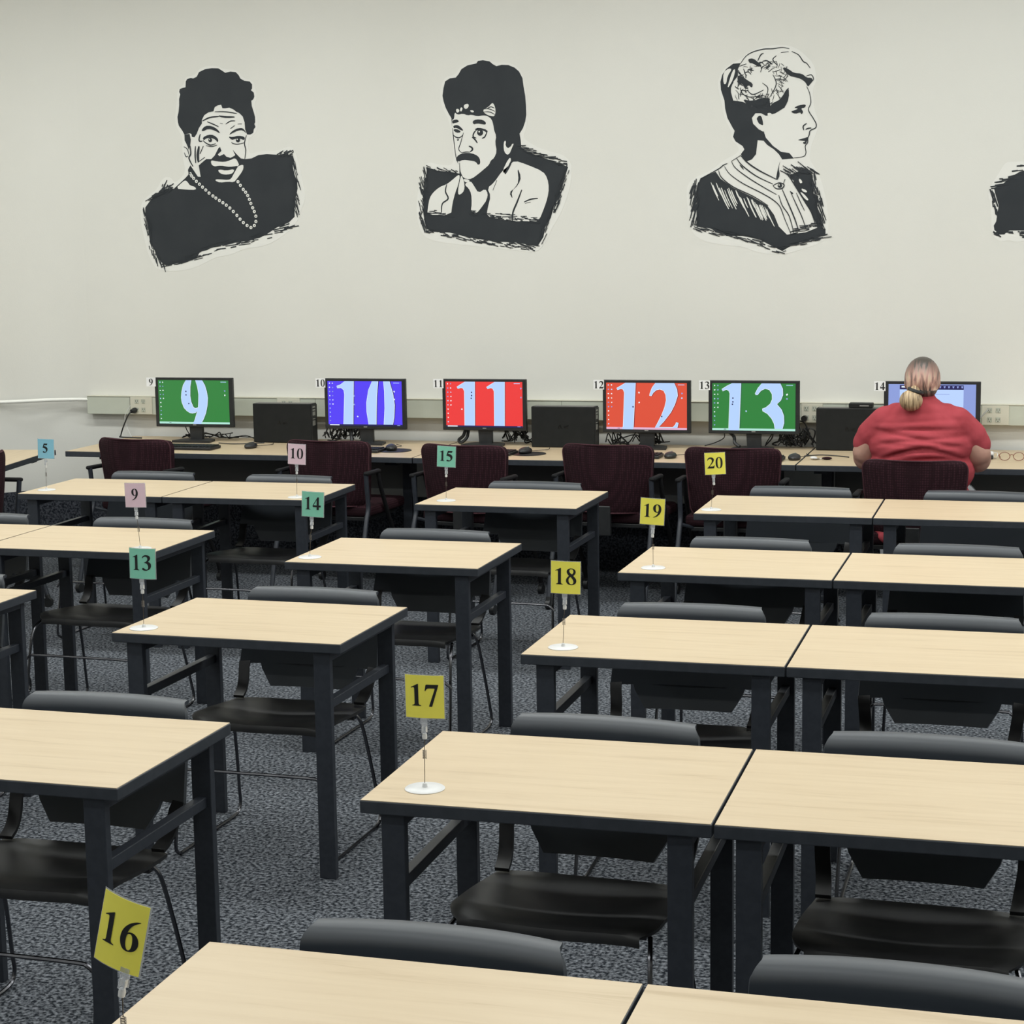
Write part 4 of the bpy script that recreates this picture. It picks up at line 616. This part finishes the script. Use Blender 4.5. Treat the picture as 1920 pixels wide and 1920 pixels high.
def keyboard(x, y, label, rz=0):
    t = empty('keyboard', (x, y, 0.7405), R_(rz))
    b = MB(); b.box((0, 0, 0.009), (0.44, 0.145, 0.016), blackp_m, bev=0.004); b.build('keyboard_body', t)
    b = MB()
    for r in range(5):
        for k in range(20): b.box((-0.205+0.0216*k, -0.052+0.025*r, 0.020), (0.017, 0.020, 0.006), case_m)
    b.build('keys', t); tag(t, label, 'keyboard', 'black keyboards on the wall desks')
def mouse(x, y, label, pad=False, rz=0):
    if pad:
        b = MB(); b.lathe((0, 0, 0), [(0.001, 0), (0.10, 0), (0.10, 0.003), (0.001, 0.0035)], blackp_m, 36); tag(b.build('mouse_pad', None, (x+0.02, y-0.01, 0.7405)), 'round black mouse pad under the mouse right of '+pad, 'mouse pad', 'round mouse pads')
    z = 0.7445 if pad else 0.7405
    t = empty('computer_mouse', (x, y, z), R_(rz)); b = MB(); b.ell((0, 0, 0.012), (0.034, 0.058, 0.022), blackp_m)
    for v in b.bm.verts:
        if v.co.z < 0: v.co.z = 0
    b.build('mouse_body', t)
    b = MB(); b.box((0, 0.035, 0.030), (0.007, 0.02, 0.008), grey_m, bev=0.002); b.build('scroll_wheel', t)
    b = MB(); b.tube(spline([(0, 0.055, 0.006), (0.02, 0.12, 0.003), (0.06, 0.17, 0.003), (0.03, 0.26, 0.003)], 6), 0.0018, blackp_m, 6); b.build('cord', t)
    tag(t, label, 'mouse', 'black computer mice on the wall desks')
keyboard(-4.93, 9.945, 'black keyboard in front of monitor 9'); keyboard(-3.905, 9.965, 'black keyboard half hidden by a chair in front of monitor 10'); keyboard(-3.115, 9.960, 'black keyboard in front of monitor 11', -3)
keyboard(-2.275, 9.930, 'black keyboard mostly hidden by a chair in front of monitor 12'); keyboard(-1.605, 9.900, 'black keyboard mostly hidden by a chair in front of monitor 13'); keyboard(-0.66, 9.93, 'black keyboard under the seated person\'s hands')
mouse(-4.530, 10.04, 'black mouse left of the first computer, right of monitor 9'); mouse(-3.655, 10.04, 'black mouse on a pad right of monitor 10', 'monitor 10', 20); mouse(-2.845, 10.0, 'black mouse on a pad in front of the second computer', 'monitor 11', -10)
mouse(-2.005, 9.93, 'black mouse between the chairs below monitor 12'); mouse(-1.335, 9.95, 'black mouse below the right side of monitor 13')
# cables
def tangle(x0, x1, label, seed, n=12, y0=10.30, y1=10.53, zmax=0.10):
    rnd = random.Random(seed); b = MB()
    for i in range(n):
        m = 6; xa = rnd.uniform(x0, x1); xb = rnd.uniform(x0, x1); pts = []
        for k in range(m):
            t = k/(m-1); r = 0.0048
            pts.append((xa+(xb-xa)*t+rnd.uniform(-.03, .03), rnd.uniform(y0, y1), 0.741+r+(rnd.uniform(0, zmax) if 0 < k < m-1 else rnd.uniform(0, zmax*0.3))))
        b.tube(spline(pts, 5), rnd.choice([0.0028, 0.0035, 0.0045]), rnd.choice([blackp_m, blackp_m, case_m, blackp_m]), 6)
    tag(b.build('cable_tangle'), label, 'cables')
tangle(-5.20, -4.66, 'loose black cables on the desk behind monitor 9', 1, 9, 10.46, 10.54, zmax=0.035)
tangle(-4.24, -3.95, 'thick tangle of black cables between the first computer and monitor 10', 2, 18, 10.46, 10.54, zmax=0.12)
tangle(-3.14, -2.92, 'black cables between monitor 11 and the second computer', 3, 10, 10.47, 10.54, zmax=0.09)
tangle(-2.50, -2.10, 'black cables behind the foot of monitor 12', 4, 11, 10.47, 10.54, zmax=0.08)
tangle(-1.58, -1.29, 'tangle of black cables behind monitor 13 and beside the third computer', 5, 16, 10.49, 10.545, zmax=0.11)
def cable(pts, r, label, m=blackp_m):
    b = MB(); b.tube(spline(pts, 8), r, m, 7); tag(b.build('cable'), label, 'cable', None)
cable([(-5.13, 10.40, 0.86), (-5.125, 10.42, 0.80), (-5.09, 10.43, 0.75), (-5.05, 10.40, 0.745)], 0.003, 'thin black cable hanging down left of monitor 9\'s foot')
cable([(-5.08, 10.40, 0.86), (-5.078, 10.42, 0.80), (-5.08, 10.42, 0.746), (-5.06, 10.41, 0.745)], 0.004, 'black cable hanging straight down left of monitor 9\'s foot')
cable([(-4.82, 10.22, 0.746), (-4.72, 10.20, 0.7445), (-4.62, 10.24, 0.744), (-4.55, 10.28, 0.745)], 0.003, 'thin cable lying on the desk between monitor 9 and its computer')
cable([(-3.335, 10.44, 0.825), (-3.345, 10.43, 0.79), (-3.37, 10.42, 0.765), (-3.350, 10.41, 0.752), (-3.32, 10.42, 0.78), (-3.315, 10.44, 0.825)], 0.010, 'thick looped black cable hanging below the left of monitor 11')
cable([(-4.03, 10.40, 0.86), (-4.03, 10.38, 0.80), (-4.02, 10.36, 0.755)], 0.011, 'thick black cable hanging below the left of monitor 10')
cable([(-1.79, 10.44, 0.85), (-1.74, 10.42, 0.81), (-1.73, 10.40, 0.775), (-1.70, 10.38, 0.756)], 0.010, 'thick twisted black cable below the left of monitor 13')
cable([(-1.80, 10.42, 0.85), (-1.80, 10.45, 0.80), (-1.86, 10.48, 0.765), (-1.92, 10.5, 0.746)], 0.003, 'thin black cable curving down left of monitor 13')
cable([(-1.60, 10.42, 0.85), (-1.60, 10.44, 0.80), (-1.62, 10.46, 0.75)], 0.004, 'black cable dropping right of monitor 13\'s foot')
cable([(-1.52, 10.44, 0.85), (-1.53, 10.46, 0.80), (-1.57, 10.47, 0.755)], 0.004, 'curved black cable under the right half of monitor 13')
cable([(-1.30, 10.10, 0.744), (-1.22, 10.16, 0.744), (-1.13, 10.13, 0.744), (-1.06, 10.08, 0.744)], 0.0028, 'thin black cable lying on the desk left of the person')
cable([(-1.42, 10.5, 0.90), (-1.36, 10.54, 0.88), (-1.34, 10.52, 0.82), (-1.38, 10.5, 0.76)], 0.004, 'black cable hanging from the outlet right of monitor 13')
pts = [(-0.42, 10.47, 0.90), (-0.40, 10.50, 0.92), (-0.365, 10.545, 0.955), (-0.355, 10.555, 0.965)]
cable(pts, 0.004, 'grey cable running from monitor 14 up to the wall outlet', grey_m)
b = MB(); b.tube([(-1.36, 10.555, 0.905), (-1.36, 10.52, 0.905)], 0.017, blackp_m, 12); tag(b.build('wall_plug'), 'black round plug in the outlet right of monitor 13', 'plug')
# white mouse like gadget, glasses and keys
kt = empty('key_bunch', (-1.20, 9.975, 0.7405)); rnd = random.Random(3)
b = MB(); b.tube([(0.010*math.cos(a), 0.012*math.sin(a), 0.004) for a in [k*math.pi/8 for k in range(17)]], 0.0014, chrome_m, 6, cap=False); b.build('key_ring', kt)
for k in range(3):
    b = MB(); a = R_(150+40*k); b.box((0.03*math.cos(a), 0.03*math.sin(a), 0.003+0.002*k), (0.035, 0.010, 0.002), chrome_m, rot=Matrix.Rotation(a, 4, 'Z')); b.build('key', kt)
b = MB(); b.ell((0.035, 0.0, 0.008), (0.028, 0.018, 0.007), burg_m); b.build('key_fob', kt)
b = MB(); b.ell((-0.035, -0.01, 0.010), (0.020, 0.014, 0.009), white_m); b.build('charm', kt)
tag(kt, 'small bunch of keys with a dark red fob on the desk left of the person', 'keys')
gl = empty('eyeglasses', (-0.215, 10.07, 0.7405)); fr = mat('brown_frame', (0.20, 0.065, 0.035, 1), 0.35)
for sx in (-1, 1):
    b = MB(); ring = [(sx*0.036+0.027*math.cos(a), 0.002*math.sin(a), 0.024+0.021*math.sin(a)) for a in [k*math.pi/12 for k in range(25)]]
    b.tube(ring, 0.0022, fr, 6, cap=False); b.build('rim', gl)
    b = MB(); b.tube(spline([(sx*0.064, 0, 0.030), (sx*0.067, 0.04, 0.026), (sx*0.066, 0.10, 0.012), (sx*0.060, 0.135, 0.003)], 5), 0.0022, fr, 6); b.build('temple', gl)
b = MB(); b.tube(spline([(-0.010, 0, 0.028), (0, 0, 0.034), (0.010, 0, 0.028)], 5), 0.0022, fr, 6); b.build('bridge', gl)
tag(gl, 'brown rimmed eyeglasses on the desk at the right edge', 'glasses')
wm = empty('white_gadget', (-0.325, 10.15, 0.7405)); b = MB(); b.box((0, 0, 0.020), (0.035, 0.05, 0.038), white_m, bev=0.010); b.build('gadget_body', wm)
b = MB(); b.box((0.004, -0.030, 0.012), (0.022, 0.014, 0.022), blackp_m, bev=0.004); b.build('gadget_base', wm)
b = MB(); b.tube(spline([(-0.01, 0.02, 0.035), (-0.03, 0.05, 0.06), (-0.045, 0.09, 0.05), (-0.05, 0.14, 0.004)], 6), 0.003, blackp_m, 6); b.tube(spline([(0.01, 0.01, 0.03), (0.035, 0.0, 0.03), (0.03, -0.01, 0.006), (0.015, 0.02, 0.004)], 5), 0.0018, white_m, 6); b.build('cord', wm)
tag(wm, 'small white and black gadget on the desk right of the person\'s elbow', 'device')
# ------------------------------------------------------------------ burgundy armchairs (front = +Y)
def make_arm_chair():
    c = empty('upholstered_armchair')
    b = MB(); P = []; Q = []
    for i in range(25):
        v = 1-(1-i/24)**1.35; z = 0.50+0.36*v; hw = 0.222+0.030*v
        if v > 0.86: hw -= 0.042*(1-math.sqrt(max(0, 1-((v-0.86)/0.1401)**2)))
        if v < 0.12: hw -= 0.03*((0.12-v)/0.12)**2
        row = []
        for j in range(17):
            u = -1+2*j/16; x = u*hw; y = 0.085*abs(u)**2.2 - 0.03*(v-0.5) - 0.012*math.sin(math.pi*v)*(1-u*u)
            row.append(Vector((x, y, z-0.006*abs(u)**8)))
        P.append(row)
    b.grid(P, burg_m, 0.0); 
    F = [[p+Vector((0, 0.055-0.018*(abs(-1+2*j/16))**3-(0.02 if i in (0, 24) else 0), 0)) for j, p in enumerate(r)] for i, r in enumerate(P)]
    b.grid([r[::-1] for r in F], burg_m, 0.0)
    rim = [r for r in P[0]]+[r[-1] for r in P[1:]]+list(reversed(P[-1][:-1]))+[r[0] for r in reversed(P[1:-1])]
    rf = [r for r in F[0]]+[r[-1] for r in F[1:]]+list(reversed(F[-1][:-1]))+[r[0] for r in reversed(F[1:-1])]
    n = len(rim); va = [b.bm.verts.new(p) for p in rim]; vb = [b.bm.verts.new(p) for p in rf]; fs = []
    for i in range(n): fs.append(b.bm.faces.new((va[i], va[(i+1) % n], vb[(i+1) % n], vb[i])))
    b._fin([], fs, burg_m, True); back = b.build('back_cushion', c)
    b = MB(); b.tube(rim+[rim[0]], 0.0045, pipe_fab, 6, cap=False); b.build('piping', back)
    b = MB(); b.box((0, 0.30, 0.472), (0.50, 0.47, 0.062), burg_m, bev=0.022, seg=3); b.build('seat', c)
    b = MB(); b.box((0, 0.27, 0.428), (0.44, 0.38, 0.022), blackp_m, bev=0.004); b.box((0, 0.02, 0.46), (0.07, 0.03, 0.16), blackp_m, bev=0.006); b.build('under_frame', c)
    for sx in (-1, 1):
        b = MB(); b.box((sx*0.268, 0.07, 0.690), (0.034, 0.17, 0.022), arm_m, bev=0.010); b.build('armrest', c)
        b = MB(); b.tube(spline([(sx*0.2622, 0.0, 0.690), (sx*0.2622, 0.01, 0.60), (sx*0.2622, 0.02, 0.50), (sx*0.2620, -0.01, 0.42), (sx*0.266, -0.08, 0.22), (sx*0.262, -0.13, 0.065)], 5), 0.013, metal_m, 10)
        b.tube([(sx*0.2622, 0.02, 0.46), (sx*0.2, 0.10, 0.43)], 0.009, metal_m, 8)
        lg = b.build('rear_leg', c); 
        b = MB(); b.tube([(sx*0.262-0.012, -0.135, 0.026), (sx*0.262+0.012, -0.135, 0.026)], 0.026, blackp_m, 16); b.tube([(sx*0.262, -0.13, 0.065), (sx*0.262, -0.135, 0.045)], 0.014, blackp_m, 10); b.build('caster', lg)
        b = MB(); b.tube(spline([(sx*0.268, 0.14, 0.685), (sx*0.268, 0.17, 0.60), (sx*0.268, 0.27, 0.42), (sx*0.266, 0.41, 0.20), (sx*0.262, 0.47, 0.065)], 5), 0.012, arm_m, 10); lg = b.build('front_leg', c)
        b = MB(); b.tube([(sx*0.262-0.012, 0.475, 0.026), (sx*0.262+0.012, 0.475, 0.026)], 0.026, blackp_m, 16); b.tube([(sx*0.262, 0.47, 0.065), (sx*0.262, 0.475, 0.045)], 0.014, blackp_m, 10); b.build('caster', lg)
    return c
ARM = [(-4.965, 9.33, -11, 'at the desk below monitor 9'), (-3.825, 9.40, -5, 'behind the pink card 10, below monitor 10'), (-3.02, 9.30, -9, 'behind the green card 15, below monitor 11'),
 (-2.262, 9.43, -5, 'below monitor 12 and right of the second computer'), (-1.585, 9.37, -2, 'behind the yellow card 20, below monitor 13'), (-0.642, 8.975, -2, 'in which the person is sitting'),
 (-5.33, 8.56, 92, 'cut by the left edge, facing the angled desk')]
proto = make_arm_chair()
for i, (x, y, r, lab) in enumerate(ARM):
    o = proto if i == 0 else copy_tree(proto)
    o.location = (x, y, 0); o.rotation_euler = (0, 0, R_(r)); tag(o, 'burgundy fabric armchair '+lab, 'chair', 'burgundy armchairs at the wall desks')
# ------------------------------------------------------------------ wall portraits
def decal(key, label, loc, rz=0.0, shift=None):
    data = DECALS[key]; rnd = random.Random(11)
    bx = [p for it in data if it[0] == 'b' for p in it[2]]; cx = sum(p[0] for p in bx)/len(bx)/1000; cz = min(p[1] for p in bx)/1000
    t = empty('wall_portrait', loc or (cx, YW, cz), rz)
    fn = lambda off: (lambda a, q: Vector((a/1000-cx, -off, q/1000-cz)))
    cnt = [0]
    def stroke(b, pts, w, m, off, taper=True):
        cnt[0] += 1; off += cnt[0]*0.000006
        pts = [Vector((p[0], p[1])) for p in pts]
        if len(pts) > 2: pts = [Vector(v[:2]) for v in spline([(p.x, p.y, 0) for p in pts], 4)]
        n = len(pts); L, Rr = [], []
        for i, p in enumerate(pts):
            d = pts[min(i+1, n-1)]-pts[max(i-1, 0)]; d = d.normalized() if d.length else Vector((1, 0)); nn = Vector((-d.y, d.x))
            t_ = i/(n-1); ww = w*0.5*(0.45+0.55*math.sin(math.pi*min(1, max(0, t_*0.9+0.05)))) if taper else w*0.5
            L.append(p+nn*ww); Rr.append(p-nn*ww)
        f = fn(off)
        for i in range(n-1): 
            q = [b.bm.verts.new(f(v.x, v.y)) for v in (L[i], L[i+1], Rr[i+1], Rr[i])]; fc = b.bm.faces.new(q); fc.normal_update()
            if fc.normal.y > 0: fc.normal_flip()
            fc.material_index = b.mi(m)
    b = MB()
    for it in data:
        if it[0] == 'b':
            lp = chaikin([tuple(p) for p in it[2]], 2); b.poly([lp], vinyl_w, fn(0.0009)); n = len(lp); f0, f1 = fn(0.0), fn(0.0009)
            for i in range(n): p, q = lp[i], lp[(i+1) % n]; b.quad([f0(*p), f0(*q), f1(*q), f1(*p)], vinyl_w)
    b.build('backing_sheet', t, autosmooth=False)
    b = MB()
    for it in data:
        k, w_, pts = it
        if k == 'k': b.poly([[tuple(p) for p in pts]], vinyl_k, fn(0.0016))
        elif k == 'w': b.poly([chaikin([tuple(p) for p in pts], 1)], vinyl_w, fn(0.0021))
        elif k == 'K': b.poly([chaikin([tuple(p) for p in pts], 1)], vinyl_k, fn(0.0027))
        elif k == 's': stroke(b, pts, w_*1.15, vinyl_k, 0.0027)
        elif k == 'S': stroke(b, pts, w_, vinyl_w, 0.0021)
        elif k == 'd':
            b.poly([ellp(pts[0][0], pts[0][1], w_, w_, 16, 2)], vinyl_k, fn(0.0030))
            if w_ > 4: b.poly([ellp(pts[0][0]-w_*.3, pts[0][1]+w_*.3, w_*.28, w_*.28, 8, 2)], vinyl_w, fn(0.0033))
        elif k == 'p':
            for i, p in enumerate(pts): b.poly([ellp(p[0], p[1], w_*.95, w_*.95, 14, 2)], vinyl_w, fn(0.0021)); b.poly([ellp(p[0]+1, p[1]-1, w_*.3, w_*.35, 8, 2)], vinyl_k, fn(0.0027))
        elif k in ('h', 'hh'):
            dx, dy, n, l0, l1, out, w1 = w_; dl = math.hypot(dx, dy); dx, dy = dx/dl, -dy/dl
            P = [Vector(p) for p in pts]; seg = [(P[i+1]-P[i]).length for i in range(len(P)-1)]; T = sum(seg)
            for _ in range(int(n*1.25)):
                s_ = rnd.uniform(0, T); i = 0
                while i < len(seg)-1 and s_ > seg[i]: s_ -= seg[i]; i += 1
                p = P[i].lerp(P[i+1], min(1, s_/max(seg[i], 1))); e = (P[i+1]-P[i]).normalized(); nn = Vector((-e.y, e.x))
                p = p+nn*rnd.uniform(-out, out)*0.8; l = rnd.uniform(l0, l1)*rnd.choice([0.35, 0.7, 1]); a = rnd.uniform(-0.13, 0.13)
                dd = Vector((dx*math.cos(a)-dy*math.sin(a), dx*math.sin(a)+dy*math.cos(a)))
                stroke(b, [p-dd*l/2, p+dd*l/2], w1*rnd.uniform(0.8, 1.3), vinyl_k, 0.0029, False)
        elif k == 'hair':
            c1, c2, c3 = [Vector(p) for p in pts]
            cc = Vector((c2.x, (c1.y+c2.y)/2+18)); rx_ = (c3.x-c1.x)*0.58; ry_ = (c2.y-c1.y)*1.15
            for i in range(150):
                a = rnd.uniform(0, 2*math.pi); s_ = rnd.uniform(0.6, 1.15); l = rnd.uniform(0.10, 0.30); q = []; ja = rnd.uniform(-0.35, 0.35)
                for k2 in range(4):
                    aa = a+l*k2/3; s2 = s_*(1+ja*k2/3); q.append((cc.x+rx_*s2*math.cos(aa)+rnd.uniform(-2.5, 2.5), cc.y+ry_*s2*math.sin(aa)+rnd.uniform(-2.5, 2.5)))
                if max(v[0] for v in q) < c3.x+2 and max(v[1] for v in q) < c2.y+85 and min(v[0] for v in q) > c1.x-42: stroke(b, q, rnd.uniform(2.4, 6.5 if a > 1.2 and a < 4 else 4), vinyl_k, 0.0027)
        elif k == 'sleeve':
            P = [Vector(p) for p in pts]
            for i in range(26):
                s_ = i/25*(len(P)-1); j = min(int(s_), len(P)-2); p = P[j].lerp(P[j+1], s_-j)+Vector((rnd.uniform(-6, 6), rnd.uniform(-22, 6))); l = rnd.uniform(45, 120)
                stroke(b, [p, p+Vector((0.2*l, -0.5*l)), p+Vector((0.45*l, -l))], rnd.uniform(4.5, 8), vinyl_w, 0.0021)
    b.build('printed_ink', t, autosmooth=False)
    tag(t, label, 'wall decal', 'black and white portrait decals on the wall'); return t
decal('A', 'black and white portrait decal with short curly hair and a pearl necklace', None)
decal('B', 'black and white portrait decal with thick hair, drooping moustache and jacket', None)
decal('C', 'black and white profile portrait decal with pinned up hair and striped collar', None)
decal('D', 'black decal with ragged edge, mostly cut off at the right of the wall', None)
# fragment of another portrait on the angled wall at the left edge
t = empty('wall_portrait', (CX+dirx*0.505, YW+diry*0.505, 1.95), math.atan2(-diry, -dirx)); rnd = random.Random(5); b = MB()
b.poly([chaikin([(0, .05), (-.01, .16), (-.10, .22), (-.5, .25), (-.5, -.1), (-.1, -.12), (-.03, -.05)], 2)], vinyl_w, lambda a, q: Vector((a, -0.0009, q))); b.build('backing_sheet', t, autosmooth=False)
b = MB(); b.poly([[(-.09, -.06), (-.07, .12), (-.12, .18), (-.45, .2), (-.45, -.06)]], vinyl_k, lambda a, q: Vector((a, -0.0016, q)))
for i in range(40):
    x = rnd.uniform(-.10, -.02); z = rnd.uniform(-.04, .17); l = rnd.uniform(.01, .04); b.quad([(x, -.002, z), (x+l*.4, -.002, z+l), (x+l*.4+.004, -.002, z+l), (x+.004, -.002, z)], vinyl_k)
b.build('printed_ink', t, autosmooth=False); tag(t, 'edge of a black decal just entering at the left on the angled wall', 'wall decal', 'black and white portrait decals on the wall')
# ------------------------------------------------------------------ person
X0 = -0.630
def blob(name, items, voxel, m, parent=None, smooth=6, fn=None):
    b = MB()
    for it in items:
        if it[0] == 'e': b.ell(it[1], it[2], m, it[3] if len(it) > 3 else None, 28)
        else:
            p0, p1, r0, r1 = it[1:]; b.tube([p0, Vector(p0).lerp(Vector(p1), .5), p1], 0, m, 18, rs=[r0, (r0+r1)/2, r1]); b.ell(p0, (r0, r0, r0), m, None, 18); b.ell(p1, (r1, r1, r1), m, None, 18)
    o = b.build(name+'_tmp', autosmooth=False)
    md = o.modifiers.new('r', 'REMESH'); md.mode = 'VOXEL'; md.voxel_size = voxel; md.use_smooth_shade = True
    s_ = o.modifiers.new('s', 'SMOOTH'); s_.iterations = smooth; s_.factor = 0.5
    dg = bpy.context.evaluated_depsgraph_get(); me = bpy.data.meshes.new_from_object(o.evaluated_get(dg)); me.name = name
    bpy.data.objects.remove(o)
    if fn: 
        me.update()
        for v in me.vertices: v.co = fn(v.co.copy(), v.normal.copy())
    for p in me.polygons: p.use_smooth = True
    me.materials.clear(); me.materials.append(m)
    n = bpy.data.objects.new(name, me); COL.objects.link(n); 
    if parent: n.parent = parent; n.matrix_parent_inverse = parent.matrix_world.inverted()
    return n
def V(x, y, z): return Vector((X0+x, y, z))
per = empty('person', (X0, 9.25, 0.0)); bpy.context.view_layer.update()
rx = Matrix.Rotation(R_(0), 4, 'X')
body = [('e', V(0, 9.33, .60), (.245, .20, .125)), ('e', V(0, 9.32, .78), (.245, .21, .17)), ('e', V(0, 9.30, .95), (.225, .15, .14)), ('e', V(0, 9.30, 1.03), (.14, .085, .05)),
 ('c', V(0, 9.29, 1.06), V(0, 9.32, 1.17), .062, .058), ('e', V(0, 9.345, 1.215), (.076, .096, .108)), ('e', V(0, 9.40, 1.165), (.052, .055, .055)),
 ('e', V(0, 9.445, 1.205), (.012, .018, .018)), ('e', V(0, 9.430, 1.165), (.024, .014, .010)), ('e', V(.078, 9.335, 1.205), (.010, .018, .030)), ('e', V(-.078, 9.335, 1.205), (.010, .018, .030))]
for s in (-1, 1):
    body += [('c', V(s*.17, 9.29, 1.02), V(s*.268, 9.33, .86), .070, .066), ('c', V(s*.268, 9.33, .86), V(s*.262, 9.42, .815), .066, .060), ('e', V(s*.274, 9.36, .835), (.060, .07, .07)),
      ('c', V(s*.262, 9.42, .815), V(s*.20, 9.62, .80), .056, .040), ('c', V(s*.20, 9.62, .80), V(s*.155, 9.79, .785), .040, .026), ('e', V(s*.145, 9.85, .783), (.040, .048, .015)),
      ('c', V(s*.12, 9.40, .57), V(s*.17, 9.80, .565), .11, .075), ('c', V(s*.17, 9.80, .565), V(s*.16, 9.80, .10), .068, .042), ('e', V(s*.16, 9.86, .045), (.042, .11, .038))]
    for k, (dx, L) in enumerate(((-.033, .060), (-.011, .074), (.013, .070), (.036, .056))):
        p0 = V(s*.145+dx, 9.885, .785); p1 = p0+Vector((dx*.35, L*.55, .004)); p2 = p1+Vector((dx*.15, L*.45, -.012)); body += [('c', p0, p1, .0095, .0088), ('c', p1, p2, .0088, .0075)]
    p0 = V(s*.145-s*.030, 9.825, .780); body += [('c', p0, p0+Vector((-s*.028, .030, -.002)), .011, .010), ('c', p0+Vector((-s*.028, .030, -.002)), p0+Vector((-s*.036, .062, -.006)), .010, .008)]
bd = blob('body', body, 0.0062, skin_m, per, 3)
def crease(co, n):
    x = co.x-X0; z = co.z
    back = max(0.0, min(1.0, (9.30-co.y)/0.10))
    d = 0.0
    for a, c, w_, dep in ((.885, -.95, .010, .012), (.935, -.55, .010, .009), (.955, .25, .009, .008), (.845, -.5, .009, .009), (1.0, -.3, .008, .006), (.81, -.35, .010, .008), (.90, .35, .008, .006), (1.035, -.2, .007, .004)):
        zc = a+c*(x-0.02)**2*1.3+0.01*math.sin(7*x+a*30); d -= dep*math.exp(-((z-zc)/w_)**2)*max(0, 1-abs(x)/.27)
        d += dep*0.6*math.exp(-((z-zc-0.022)/(w_*1.5))**2)*max(0, 1-abs(x)/.27)
    return co+n*(d*back*1.5)
sh = [('e', V(0, 9.335, .62), (.262, .225, .13)), ('e', V(0, 9.325, .78), (.262, .235, .165)), ('e', V(0, 9.31, .90), (.258, .200, .13)), ('e', V(0, 9.30, .985), (.235, .155, .105)), ('e', V(0, 9.30, 1.04), (.185, .115, .075)), ('e', V(0, 9.31, 1.090), (.105, .085, .055)), ('c', V(0, 9.295, 1.07), V(0, 9.305, 1.118), .082, .070), ('e', V(0, 9.290, 1.065), (.15, .10, .055)), ('e', V(-.07, 9.045, .480), (.11, .030, .045)), ('e', V(-.07, 9.10, .50), (.14, .08, .045)), ('c', V(-.12, 9.30, 1.05), V(.12, 9.30, 1.05), .060, .060)]
for s in (-1, 1): sh += [('c', V(s*.165, 9.295, 1.010), V(s*.235, 9.32, .945), .085, .080), ('c', V(s*.235, 9.32, .945), V(s*.262, 9.335, .905), .076, .072)]
shirt = blob('t_shirt', sh, 0.0085, shirt_m, per, 5, crease); tag(shirt, 'coral red short sleeved T-shirt')
tr = [('e', V(0, 9.345, .575), (.270, .215, .105))]
for s in (-1, 1): tr += [('c', V(s*.125, 9.40, .578), V(s*.17, 9.80, .57), .128, .092), ('c', V(s*.17, 9.80, .57), V(s*.16, 9.80, .14), .085, .065)]
tro = blob('trousers', tr, 0.012, trou_m, per, 5); tag(tro, 'pale grey trousers')
for s in (-1, 1): blob('shoe', [('e', V(s*.16, 9.87, .050), (.050, .13, .048)), ('e', V(s*.16, 9.80, .075), (.048, .055, .05))], 0.008, blackp_m, per, 3)
hr = blob('hair', [('e', V(0, 9.335, 1.225), (.087, .106, .108)), ('e', V(0, 9.30, 1.215), (.083, .085, .085)), ('e', V(0.005, 9.285, 1.175), (.070, .060, .045))], 0.0065, hair_m, per, 3,
          lambda co, n: co if co.y < 9.385+max(0, (co.z-1.25))*1.2 else Vector((co.x, 9.385+max(0, (co.z-1.25))*1.2+(co.y-9.385)*0.05, co.z)))
hr.data.materials.append(root_m); hr.data.materials.append(pony_m); rnd = random.Random(4)
ph = [rnd.uniform(0, 6) for _ in range(4)]
for p in hr.data.polygons:
    c = p.center; x = c.x-X0; st_ = 0.016*math.sin(x*210+ph[0])+0.010*math.sin(x*390+ph[1])
    if c.z < 1.172 and x > 0.0: p.material_index = 1
tag(hr, 'blond hair with dark roots and pink streaks, tied low')
blob('ponytail', [('e', V(-.042, 9.180, 1.130), (.056, .048, .052)), ('e', V(-.028, 9.205, 1.172), (.026, .030, .030))], 0.006, pony_m, hr, 2)
b = MB(); b.tube([V(-.018, 9.200, 1.190)+Vector((0.030*math.cos(a)-0.004, 0.036*math.sin(a)-0.002, -0.010*math.cos(a)-0.014)) for a in [k*math.pi/10 for k in range(21)]], 0.010, blackp_m, 8, cap=False)
o = b.build('hair_tie'); o.parent = hr; o.matrix_parent_inverse = Matrix.Identity(4)
for s in (-1, 1):
    b = MB(); b.ell(V(s*.028, 9.432, 1.218), (.011, .009, .009), white_m, None, 14); b.ell(V(s*.028, 9.440, 1.218), (.005, .003, .005), ink_m, None, 10); o = b.build('eye'); o.parent = per; o.matrix_parent_inverse = per.matrix_world.inverted()
tag(per, 'person in a coral red T-shirt seen from behind, hair tied low, typing at monitor 14', 'person')
